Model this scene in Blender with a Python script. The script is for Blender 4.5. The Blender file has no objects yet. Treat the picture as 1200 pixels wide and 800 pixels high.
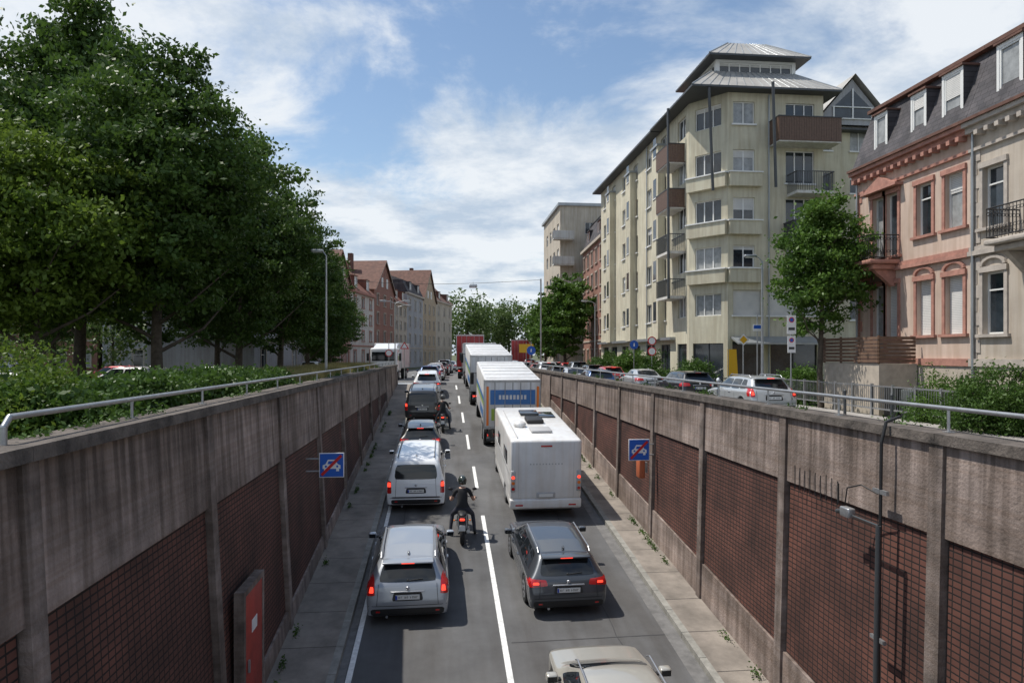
import bpy, bmesh, math, random
import numpy as np
from mathutils import Vector, Matrix, noise
from mathutils.bvhtree import BVHTree
random.seed(7); np.random.seed(7)
R=math.radians
CZ=2.3
# ------------------------------------------------------------------ materials
def newmat(name):
    m=bpy.data.materials.new(name); m.use_nodes=True
    nt=m.node_tree; return m,nt,nt.nodes['Principled BSDF']
def M(name,col,rough=.75,metal=0,var=.18,scale=1.5,bump=.15,bscale=40,coat=0,spec=.5,streak=0,dirt=None,emit=0,smap=(3.2,3.2,.22),drip=0):
    m,nt,b=newmat(name); N=nt.nodes; L=nt.links
    b.inputs['Roughness'].default_value=rough; b.inputs['Metallic'].default_value=metal
    b.inputs['Coat Weight'].default_value=coat; b.inputs['Coat Roughness'].default_value=.05
    b.inputs['Specular IOR Level'].default_value=spec
    tc=N.new('ShaderNodeTexCoord')
    def streaks(out,mpv,k,p0,p1,sc=1.6,mask=None):
        mp=N.new('ShaderNodeMapping'); mp.inputs['Scale'].default_value=mpv
        L.new(tc.outputs['Object'],mp.inputs['Vector'])
        n2=N.new('ShaderNodeTexNoise'); n2.inputs['Scale'].default_value=sc; n2.inputs['Detail'].default_value=6
        L.new(mp.outputs['Vector'],n2.inputs['Vector'])
        c2=N.new('ShaderNodeValToRGB'); c2.color_ramp.elements[0].position=p0; c2.color_ramp.elements[1].position=p1
        c2.color_ramp.elements[0].color=(k,k*.96,k*.92,1); c2.color_ramp.elements[1].color=(1,1,1,1)
        L.new(n2.outputs['Fac'],c2.inputs['Fac'])
        mx=N.new('ShaderNodeMix'); mx.data_type='RGBA'; mx.blend_type='MULTIPLY'; mx.inputs[0].default_value=1
        if mask: L.new(mask,mx.inputs[0])
        L.new(out,mx.inputs[6]); L.new(c2.outputs['Color'],mx.inputs[7]); return mx.outputs[2]
    if var>0:
        n=N.new('ShaderNodeTexNoise'); n.inputs['Scale'].default_value=scale; n.inputs['Detail'].default_value=7; n.inputs['Roughness'].default_value=.65
        L.new(tc.outputs['Object'],n.inputs['Vector'])
        cr=N.new('ShaderNodeValToRGB'); e=cr.color_ramp.elements
        e[0].position=.3; e[1].position=.72
        lo=dirt if dirt else tuple(c*(1-var*1.6) for c in col)
        e[0].color=(*lo,1); e[1].color=(*[min(1,c*(1+var*.6)) for c in col],1)
        L.new(n.outputs['Fac'],cr.inputs['Fac']); out=cr.outputs['Color']
        if streak>0: out=streaks(out,smap,1-streak,.36,.6)
        if drip>0:
            sp=N.new('ShaderNodeSeparateXYZ'); L.new(tc.outputs['Object'],sp.inputs[0])
            mr=N.new('ShaderNodeMapRange'); mr.inputs['From Min'].default_value=-.2; mr.inputs['From Max'].default_value=1.5; L.new(sp.outputs['Z'],mr.inputs['Value'])
            out=streaks(out,(6,6,.10),1-drip,.44,.56,1.5,mr.outputs[0])
            out=streaks(out,(.35,.35,.9),.62,.38,.62,1.3)
            out=streaks(out,(.05,.05,9),.90,.40,.55,2.0)
        L.new(out,b.inputs['Base Color'])
    else: b.inputs['Base Color'].default_value=(*col,1)
    if bump>0:
        n3=N.new('ShaderNodeTexNoise'); n3.inputs['Scale'].default_value=bscale; n3.inputs['Detail'].default_value=4
        L.new(tc.outputs['Object'],n3.inputs['Vector'])
        bp=N.new('ShaderNodeBump'); bp.inputs['Strength'].default_value=bump; bp.inputs['Distance'].default_value=.03
        L.new(n3.outputs['Fac'],bp.inputs['Height']); L.new(bp.outputs['Normal'],b.inputs['Normal'])
    if emit>0:
        b.inputs['Emission Color'].default_value=(*col,1); b.inputs['Emission Strength'].default_value=emit
    return m
def leafmat(name,dark,light,tr=.3,sc=.55):
    m,nt,b=newmat(name); N=nt.nodes; L=nt.links
    tc=N.new('ShaderNodeTexCoord'); n=N.new('ShaderNodeTexNoise'); n.inputs['Scale'].default_value=sc; n.inputs['Detail'].default_value=6
    n.inputs['Roughness'].default_value=.75
    L.new(tc.outputs['Object'],n.inputs['Vector'])
    cr=N.new('ShaderNodeValToRGB'); cr.color_ramp.elements[0].position=.35; cr.color_ramp.elements[1].position=.68
    cr.color_ramp.elements[0].color=(*dark,1); cr.color_ramp.elements[1].color=(*light,1)
    L.new(n.outputs['Fac'],cr.inputs['Fac']); L.new(cr.outputs['Color'],b.inputs['Base Color'])
    b.inputs['Roughness'].default_value=.5; b.inputs['Specular IOR Level'].default_value=.3
    t=N.new('ShaderNodeBsdfTranslucent'); L.new(cr.outputs['Color'],t.inputs['Color'])
    mx=N.new('ShaderNodeMixShader'); mx.inputs[0].default_value=tr
    L.new(b.outputs[0],mx.inputs[1]); L.new(t.outputs[0],mx.inputs[2])
    L.new(mx.outputs[0],nt.nodes['Material Output'].inputs['Surface'])
    return m
def brickmat(name,c1,c2,mortar,bw,bh,ms,off=0,axis='YZ',bump=.6,lo=.5):
    m,nt,b=newmat(name); N=nt.nodes; L=nt.links
    tc=N.new('ShaderNodeTexCoord'); sp=N.new('ShaderNodeSeparateXYZ'); cb=N.new('ShaderNodeCombineXYZ')
    L.new(tc.outputs['Object'],sp.inputs[0])
    L.new(sp.outputs[axis[0]],cb.inputs[0]); L.new(sp.outputs[axis[1]],cb.inputs[1])
    br=N.new('ShaderNodeTexBrick'); br.offset=off; br.inputs['Scale'].default_value=1
    br.inputs['Brick Width'].default_value=bw; br.inputs['Row Height'].default_value=bh; br.inputs['Mortar Size'].default_value=ms
    br.inputs['Color1'].default_value=(*c1,1); br.inputs['Color2'].default_value=(*c2,1); br.inputs['Mortar'].default_value=(*mortar,1)
    br.inputs['Bias'].default_value=0; br.inputs['Mortar Smooth'].default_value=.2
    L.new(cb.outputs[0],br.inputs['Vector'])
    n=N.new('ShaderNodeTexNoise'); n.inputs['Scale'].default_value=1.1; n.inputs['Detail'].default_value=7
    L.new(tc.outputs['Object'],n.inputs['Vector'])
    cr=N.new('ShaderNodeValToRGB'); cr.color_ramp.elements[0].position=.3; cr.color_ramp.elements[1].position=.7
    cr.color_ramp.elements[0].color=(lo,lo,lo,1); cr.color_ramp.elements[1].color=(1.15,1.12,1.1,1)
    L.new(n.outputs['Fac'],cr.inputs['Fac'])
    mx=N.new('ShaderNodeMix'); mx.data_type='RGBA'; mx.blend_type='MULTIPLY'; mx.inputs[0].default_value=1
    L.new(br.outputs['Color'],mx.inputs[6]); L.new(cr.outputs['Color'],mx.inputs[7]); L.new(mx.outputs[2],b.inputs['Base Color'])
    bp=N.new('ShaderNodeBump'); bp.invert=True; bp.inputs['Strength'].default_value=bump; bp.inputs['Distance'].default_value=.03
    L.new(br.outputs['Fac'],bp.inputs['Height']); L.new(bp.outputs['Normal'],b.inputs['Normal'])
    b.inputs['Roughness'].default_value=.85
    return m
concrete=M('concrete_wall',(.385,.31,.275),.9,var=.3,scale=1.3,bump=.5,bscale=25,streak=.42,drip=.55)
concrete_top=M('concrete_coping',(.13,.11,.095),.95,var=.5,scale=3,bump=.6,bscale=30)
conc_post=M('concrete_post',(.31,.255,.23),.9,var=.35,scale=3,bump=.4,streak=.4,drip=.4)
tilep=brickmat('acoustic_tile',(.145,.058,.041),(.112,.045,.033),(.014,.009,.008),.145,.085,.011,lo=.42)
asphalt=M('asphalt',(.13,.13,.132),.9,var=.24,scale=.5,bump=.5,bscale=120,streak=.28,smap=(1.1,.06,1))
asphalt2=M('asphalt_street',(.16,.16,.16),.9,var=.2,scale=.3,bump=.4,bscale=90)
tar=M('tar_seal',(.05,.05,.052),.8,var=.2,scale=5,bump=.2)
walkc=M('walkway_concrete',(.27,.235,.20),.9,var=.3,scale=1.2,bump=.3,bscale=50)
jointm=M('joint_dark',(.06,.055,.05),1,var=0,bump=0)
kerbm=M('kerb_stone',(.29,.28,.25),.9,var=.25,scale=4)
gutterm=M('gutter_stone',(.17,.165,.16),.9,var=.25,scale=4)
white_p=M('road_paint',(.76,.76,.74),.7,var=.2,scale=9,bump=.1)
earth=M('ground_earth',(.10,.115,.05),1,var=.4,scale=.3,bump=.4,bscale=15)
pave=M('pavement',(.32,.30,.28),.9,var=.15,scale=2)
steel=M('galvanised_steel',(.42,.43,.44),.4,metal=.7,var=.15,scale=6,bump=0)
steel_dk=M('dark_steel',(.08,.085,.09),.5,metal=.5,var=.1,bump=0)
black=M('black_plastic',(.015,.015,.016),.55,var=0,bump=0)
rubber=M('tyre_rubber',(.018,.018,.019),.85,var=0,bump=0)
rim=M('wheel_rim',(.45,.46,.48),.35,metal=.8,var=0,bump=0)
carglass=M('car_glass',(.012,.015,.018),.04,var=0,bump=0,coat=.3)
redl=M('tail_light',(.45,.012,.012),.2,var=0,bump=0,coat=1)
redon=M('brake_light_lit',(1,.06,.03),.3,var=0,bump=0,emit=1.6)
headl=M('head_light',(.7,.72,.75),.1,var=0,bump=0,coat=1)
platem=M('number_plate',(.72,.72,.70),.5,var=0,bump=0)
plateblue=M('plate_blue',(.02,.06,.4),.5,var=0,bump=0)
orange=M('orange_reflector',(.8,.2,.02),.4,var=0,bump=0)
glassA=M('window_glass',(.035,.045,.055),.06,var=.5,scale=.8,bump=0,spec=.8)
glassB=M('window_curtain',(.33,.34,.34),.12,var=.25,scale=3,bump=0,spec=.6)
shutm=brickmat('roller_shutter',(.62,.62,.6),(.6,.6,.58),(.3,.3,.3),9,.06,.006,bump=.4,lo=.85)
framew=M('window_frame_white',(.72,.72,.70),.5,var=.05,bump=0)
iron=M('wrought_iron',(.02,.018,.018),.6,var=0,bump=0)
slate=brickmat('roof_slate',(.095,.088,.095),(.065,.062,.07),(.03,.03,.03),.3,.18,.008,off=.5)
rooftile=M('roof_tiles_red',(.21,.082,.055),.85,var=.3,scale=2,bump=.3,bscale=12)
rooftile2=M('roof_tiles_brown',(.15,.075,.055),.85,var=.3,scale=2,bump=.3,bscale=12)
zinc=M('zinc_roof',(.36,.38,.39),.4,metal=.5,var=.15,scale=1,bump=.05)
barkm=M('tree_bark',(.10,.08,.06),.95,var=.35,scale=6,bump=.8,bscale=18)
leaf1=leafmat('lime_leaves',(.032,.068,.012),(.095,.165,.03),.33)
leaf2=leafmat('maple_leaves',(.06,.115,.014),(.17,.24,.035),.4)
leaf3=leafmat('hedge_leaves',(.035,.075,.013),(.09,.165,.03),.33,1.2)
leaf4=leafmat('street_tree_leaves',(.05,.11,.018),(.12,.21,.035),.38,.9)
leaffar=leafmat('distant_leaves',(.07,.115,.03),(.13,.19,.055),.3,.15)
grassm=leafmat('grass_blades',(.17,.17,.06),(.40,.34,.15),.35,.5)
# ------------------------------------------------------------------ mesh builder
class MB:
    def __init__(s): s.v=[];s.f=[];s.m=[];s.s=[];s.mats=[]
    def mi(s,mat):
        if mat not in s.mats: s.mats.append(mat)
        return s.mats.index(mat)
    def add(s,vs,fs,mat,smooth=False,Mx=None):
        o=len(s.v); k=s.mi(mat)
        for v in vs: s.v.append(tuple(Mx@Vector(v)) if Mx else tuple(v))
        for f in fs: s.f.append([i+o for i in f]); s.m.append(k); s.s.append(smooth)
    def poly(s,pts,mat): s.add(pts,[list(range(len(pts)))],mat)
    def hexa(s,b,t,mat):
        s.add(list(b)+list(t),[(3,2,1,0),(4,5,6,7),(0,1,5,4),(1,2,6,5),(2,3,7,6),(3,0,4,7)],mat)
    def box(s,x0,x1,y0,y1,z0,z1,mat,Mx=None):
        s.add([(x0,y0,z0),(x1,y0,z0),(x1,y1,z0),(x0,y1,z0),(x0,y0,z1),(x1,y0,z1),(x1,y1,z1),(x0,y1,z1)],
              [(3,2,1,0),(4,5,6,7),(0,1,5,4),(1,2,6,5),(2,3,7,6),(3,0,4,7)],mat,False,Mx)
    def rbox(s,x0,x1,y0,y1,z0,z1,r,mat,seg=3,Mx=None):
        bm=bmesh.new(); bmesh.ops.create_cube(bm,size=1)
        for v in bm.verts:
            v.co=Vector(((x0+x1)/2+v.co.x*(x1-x0),(y0+y1)/2+v.co.y*(y1-y0),(z0+z1)/2+v.co.z*(z1-z0)))
        bmesh.ops.bevel(bm,geom=bm.edges[:],offset=r,segments=seg,affect='EDGES',profile=.5)
        bm.verts.index_update()
        s.add([v.co[:] for v in bm.verts],[[v.index for v in f.verts] for f in bm.faces],mat,True,Mx); bm.free()
    def ell(s,c,r,mat,n=14,Mx=None,zmin=-2):
        vs=[];fs=[]; m=n//2
        for i in range(m+1):
            th=math.pi*i/m
            for j in range(n):
                ph=2*math.pi*j/n
                vs.append((c[0]+r[0]*math.sin(th)*math.cos(ph),c[1]+r[1]*math.sin(th)*math.sin(ph),c[2]+r[2]*max(zmin,math.cos(th))))
        for i in range(m):
            for j in range(n):
                a=i*n+j;b=i*n+(j+1)%n
                fs.append((a,b,b+n,a+n))
        s.add(vs,fs,mat,True,Mx)
    def cyl(s,p0,p1,r0,mat,r1=None,n=12,smooth=True,caps=True,Mx=None):
        p0=Vector(p0);p1=Vector(p1); r1=r0 if r1 is None else r1
        d=(p1-p0).normalized(); a=d.orthogonal().normalized(); b=d.cross(a)
        vs=[];fs=[]
        for p,r in((p0,r0),(p1,r1)):
            for j in range(n):
                t=2*math.pi*j/n; vs.append(p+a*math.cos(t)*r+b*math.sin(t)*r)
        for j in range(n): fs.append((j,(j+1)%n,(j+1)%n+n,j+n))
        s.add(vs,fs,mat,smooth,Mx)
        if caps:
            s.add(vs[:n],[list(range(n))],mat,False,Mx); s.add(vs[n:],[list(range(n))],mat,False,Mx)
    def tube(s,pts,r,mat,n=8,Mx=None):
        for i in range(len(pts)-1):
            ra=r[i] if isinstance(r,(list,tuple)) else r; rb=r[i+1] if isinstance(r,(list,tuple)) else r
            s.cyl(pts[i],pts[i+1],ra,mat,rb,n,Mx=Mx,caps=(i in(0,len(pts)-2)))
            if 0<i: s.ell(pts[i],(ra,ra,ra),mat,n=8,Mx=Mx)
    def torus(s,c,R1,r,mat,axis='x',n=24,k=8,Mx=None):
        vs=[];fs=[]
        for i in range(n):
            t=2*math.pi*i/n
            for j in range(k):
                p=2*math.pi*j/k; rr=R1+r*math.cos(p); h=r*math.sin(p)
                q=(h,rr*math.cos(t),rr*math.sin(t)) if axis=='x' else (rr*math.cos(t),h,rr*math.sin(t))
                vs.append((c[0]+q[0],c[1]+q[1],c[2]+q[2]))
        for i in range(n):
            for j in range(k):
                fs.append((i*k+j,i*k+(j+1)%k,((i+1)%n)*k+(j+1)%k,((i+1)%n)*k+j))
        s.add(vs,fs,mat,True,Mx)
    def mesh(s,name):
        me=bpy.data.meshes.new(name); me.from_pydata(s.v,[],s.f)
        for m in s.mats: me.materials.append(m)
        me.polygons.foreach_set('material_index',s.m); me.polygons.foreach_set('use_smooth',s.s); me.update()
        return me
    def build(s,name,loc=(0,0,0),rot=(0,0,0),scale=(1,1,1)):
        o=bpy.data.objects.new(name,s.mesh(name)); bpy.context.scene.collection.objects.link(o)
        o.location=loc;o.rotation_euler=rot;o.scale=scale
        return o
def inst(name,me,loc,rot=(0,0,0),scale=(1,1,1)):
    o=bpy.data.objects.new(name,me); bpy.context.scene.collection.objects.link(o)
    o.location=loc;o.rotation_euler=rot;o.scale=scale; return o
# ------------------------------------------------------------------ ramp
def zr(y):
    if y<47: return -5.1+.1*y
    if y<55:
        t=y-47; return -.4+.1*t-.1*t*t/16
    return 0.0
SL=math.atan(.1)
XL,XR=-2.0,5.0
def strip(mb,x0,x1,y0,y1,dz,mat,step=2.0):
    n=max(1,int(math.ceil((y1-y0)/step)))
    vs=[];fs=[]
    for i in range(n+1):
        y=y0+(y1-y0)*i/n; z=zr(y)+dz; vs+=[(x0,y,z),(x1,y,z)]
    for i in range(n): fs.append((2*i,2*i+1,2*i+3,2*i+2))
    mb.add(vs,fs,mat)
g=MB()
g.poly([(-1500,-60,0),(-3.8,-60,0),(-3.8,1500,0),(-1500,1500,0)],earth)
g.poly([(6.4,-60,0),(1500,-60,0),(1500,1500,0),(6.4,1500,0)],earth)
g.poly([(-3.8,55,0),(6.4,55,0),(6.4,1500,0),(-3.8,1500,0)],earth)
g.build('ground')
g=MB(); strip(g,XL,XR,-12,55,.0,asphalt)
random.seed(31)
for (x0,y0,y1) in ((3.9,12,24),(-1.3,18,30)):
    y=y0;x=x0
    while y<y1:
        nx=x+random.uniform(-.08,.08); ny=y+random.uniform(.3,.6); wd=.012
        g.poly([(x-wd,y,zr(y)+.004),(x+wd,y,zr(y)+.004),(nx+wd,ny,zr(ny)+.004),(nx-wd,ny,zr(ny)+.004)],tar); x=nx;y=ny
for (x0,x1,y) in ((-2,1.1,12.6),(1.4,5,14.1)):
    g.poly([(x0,y,zr(y)+.0042),(x1,y+.08,zr(y+.08)+.0042),(x1,y+.11,zr(y+.11)+.0042),(x0,y+.03,zr(y+.03)+.0042)],tar)
g.build('ramp_road')
g=MB()
def flat(mb,pts,z,mat): mb.poly([(x,y,z) for x,y in pts],mat)
flat(g,[(-9.2,55.01),(13.6,55.01),(15,85),(24,135),(48,240),(30,240),(6,150),(-3,110),(-9.2,80)],.004,asphalt2)
flat(g,[(6.45,-40),(13.6,-40),(13.6,55.005),(6.45,55.005)],.004,asphalt2)
flat(g,[(-40,36),(-19,36),(-14,52),(-9.2,80),(-20,60),(-40,48)],.006,asphalt2)
g.build('street_asphalt')
g=MB()
strip(g,-3.45,XL-.15,-12,52,.13,walkc); strip(g,XR+.15,6.2,-12,52,.13,walkc)
for i in range(40):
    y=-10+i*1.5
    strip(g,-3.4,XL-.15,y,y+.018,.133,jointm,1); strip(g,XR+.15,6.1,y,y+.018,.133,jointm,1)
g.build('walkway')
g=MB()
for x0,x1 in((XL-.15,XL),(XR,XR+.15)):
    for i in range(64):
        y0=-12+i; y1=y0+.985; a=zr(y0);b=zr(y1)
        g.hexa([(x0,y0,a-.1),(x1,y0,a-.1),(x1,y1,b-.1),(x0,y1,b-.1)],[(x0,y0,a+.14),(x1,y0,a+.14),(x1,y1,b+.14),(x0,y1,b+.14)],kerbm)
g.build('kerb')
g=MB()
strip(g,XR-.30,XR,-12,54,.005,gutterm); strip(g,XL,XL+.15,-12,54,.005,gutterm); g.build('gutter')
g=MB()
def cx(y): return 1.25 if y<22 else 1.25-.012*(y-22)
strip(g,1.19,1.31,-12,22,.008,white_p)
y=25
while y<54:
    c=cx(y); strip(g,c-.06,c+.06,y,y+3,.008,white_p,1); y+=6
strip(g,XL+.17,XL+.28,-12,54,.008,white_p)
for yy in range(60,130,8): flat(g,[(2.2+(yy-60)*.1,yy),(2.34+(yy-60)*.1,yy),(2.64+(yy-60)*.1,yy+3),(2.5+(yy-60)*.1,yy+3)],.009,white_p)
for yy in range(-10,54,6): flat(g,[(9.9,yy),(10.02,yy),(10.02,yy+3),(9.9,yy+3)],.009,white_p)
g.build('road_markings')
g=MB()
g.box(13.6,15.3,-40,60,-.05,.12,pave); g.box(13.45,13.595,-40,60,-.05,.13,kerbm)
g.box(6.4,6.44,-40,52,-.05,.02,kerbm)
g.build('pavement')
# ------------------------------------------------------------------ retaining walls
def ret_wall(side,xbase,xtop,ztop,ystart,pitch,plinth,yend):
    mb=MB()
    zb0=-4.2
    def xf(z): return xbase+(xtop-xbase)*(z-zb0)/(ztop-zb0)
    s=-side
    def hx(y0,y1,l0,l1,h0,h1,d0,d1,mat):
        def P(y,z,d): return (xf(z)+s*d,y,z)
        mb.hexa([P(y0,l0,d0),P(y0,l0,d1),P(y1,l1,d1),P(y1,l1,d0)],[P(y0,h0,d0),P(y0,h0,d1),P(y1,h1,d1),P(y1,h1,d0)],mat)
    y=ystart
    ptop=.05
    while y<yend:
        y1=min(y+pitch,yend); a=zr(y)-.3;b=zr(y1)-.3
        hx(y,y1,a,b,ztop-.13,ztop-.13,-.40,-.13,concrete)
        hx(y+.008,y1-.008,ptop,ptop,ztop-.131,ztop-.131,-.129,0,concrete)
        pl0=zr(y)+plinth; pl1=zr(y1)+plinth
        if (pl0+pl1)/2<ptop-.35:
            pl1c=min(pl1,ptop-.1)
            hx(y+.008,y1-.008,a,b,pl0,pl1c,-.129,0,concrete)
            hx(y+.15,y1-.15,pl0+.003,pl1c+.003,ptop-.003,ptop-.003,-.129,-.05,tilep)
        else:
            hx(y+.008,y1-.008,a,b,ptop-.002,ptop-.002,-.129,0,concrete)
        hx(y-.12,y+.12,a,a,ztop-.135,ztop-.135,-.125,.045,conc_post)
        hx(y+.004,y1-.004,ztop-.13,ztop-.13,ztop,ztop,-.42,.07,concrete_top)
        y+=pitch
    return mb
ret_wall(-1,-3.2,-3.5,1.53,6.1-4.4*4,4.4,.5,52).build('retaining_wall')
ret_wall(1,5.98,6.12,1.32,7.9-3.85*5,3.85,.95,50).build('retaining_wall')
def rail(x,y0,y1,zp,zt,step=2.4):
    mb=MB(); pts=[(x,y0,zp-.1),(x,y0,zt-.08),(x,y0+.08,zt),(x,y1,zt),(x,y1,zp-.1)]
    mb.tube(pts,.028,steel,8)
    y=y0+step
    while y<y1-.5: mb.cyl((x,y,zp-.02),(x,y,zt),.018,steel,n=8); mb.box(x-.05,x+.05,y-.05,y+.05,zp,zp+.012,steel); y+=step
    return mb
rail(-3.72,6.2,52,1.53,1.76).build('handrail'); rail(-3.72,2,5.75,1.53,1.76).build('handrail')
rail(6.32,-4,50,1.32,1.62).build('handrail')
# ------------------------------------------------------------------ facades
def facade(mb,O,U,N,W,z0,z1,ops,wall,frame=framew,depth=.16,trim=None,tw=.12,sill=None,td=.05):
    O=Vector((O[0],O[1],0));U=Vector((U[0],U[1],0));N=Vector((N[0],N[1],0))
    def P(u,z,d=0): q=O+U*u+N*d; return (q.x,q.y,z)
    us=sorted(set([0,W]+[o[0] for o in ops]+[o[1] for o in ops])); zs=sorted(set([z0,z1]+[o[2] for o in ops]+[o[3] for o in ops]))
    us=[u for u in us if 0<=u<=W]; zs=[z for z in zs if z0<=z<=z1]
    for i in range(len(us)-1):
        for j in range(len(zs)-1):
            cu=(us[i]+us[i+1])/2; cz=(zs[j]+zs[j+1])/2
            if any(o[0]<cu<o[1] and o[2]<cz<o[3] for o in ops): continue
            mb.poly([P(us[i],zs[j]),P(us[i+1],zs[j]),P(us[i+1],zs[j+1]),P(us[i],zs[j+1])],wall)
    def bx(u0,u1,a,b,d0,d1,mat):
        mb.hexa([P(u0,a,d0),P(u1,a,d0),P(u1,a,d1),P(u0,a,d1)],[P(u0,b,d0),P(u1,b,d0),P(u1,b,d1),P(u0,b,d1)],mat)
    for o in ops:
        u0,u1,a,b=o[:4]; k=o[4] if len(o)>4 else 'w'; D=-depth
        for q in ([P(u0,a),P(u0,b),P(u0,b,D),P(u0,a,D)],[P(u1,a),P(u1,b),P(u1,b,D),P(u1,a,D)],[P(u0,b),P(u1,b),P(u1,b,D),P(u0,b,D)],[P(u0,a),P(u1,a),P(u1,a,D),P(u0,a,D)]):
            mb.poly(q,wall)
        g=glassA if (k in 'wod' and random.random()<.62) or k=='o' else glassB
        if k=='s': mb.poly([P(u0,a,D+.02),P(u1,a,D+.02),P(u1,b,D+.02),P(u0,b,D+.02)],shutm)
        else:
            mb.poly([P(u0,a,D),P(u1,a,D),P(u1,b,D),P(u0,b,D)],g)
            if k=='w' and random.random()<.3:
                h=(b-a)*random.choice((.2,.35,.55)); mb.poly([P(u0+.05,b-h,D+.035),P(u1-.05,b-h,D+.035),P(u1-.05,b-.02,D+.035),P(u0+.05,b-.02,D+.035)],shutm)
            f=.06 if k!='o' else .05
            fm=frame if k!='o' else steel_dk
            bx(u0,u0+f,a,b,D+.002,D+.05,fm); bx(u1-f,u1,a,b,D+.002,D+.05,fm)
            bx(u0+f,u1-f,a,a+f,D+.003,D+.048,fm); bx(u0+f,u1-f,b-f,b,D+.003,D+.048,fm)
            n=int(round((u1-u0)/.75)) if k!='o' else int(round((u1-u0)/1.4))
            for i in range(1,n):
                u=u0+(u1-u0)*i/n; bx(u-f*.6,u+f*.6,a+f,b-f,D+.004,D+.046,fm)
            if k=='w' and (b-a)>1.7: bx(u0+f,u1-f,a+(b-a)*.7,a+(b-a)*.7+.05,D+.005,D+.05,fm)
        if trim:
            bx(u0-tw,u0,a,b,.001,td,trim); bx(u1,u1+tw,a,b,.001,td,trim); bx(u0-tw-.02,u1+tw+.02,b+.001,b+tw*1.4,.001,td+.04,trim)
        if sill or trim: bx(u0-.1-tw*(trim is not None),u1+.1+tw*(trim is not None),a-.1,a-.001,.001,td+.07,sill or trim)
def band(mb,O,U,N,u0,u1,a,b,d0,d1,mat):
    O=Vector((O[0],O[1],0));U=Vector((U[0],U[1],0));N=Vector((N[0],N[1],0))
    def P(u,z,d): q=O+U*u+N*d; return (q.x,q.y,z)
    mb.hexa([P(u0,a,d0),P(u1,a,d0),P(u1,a,d1),P(u0,a,d1)],[P(u0,b,d0),P(u1,b,d0),P(u1,b,d1),P(u0,b,d1)],mat)
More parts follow.
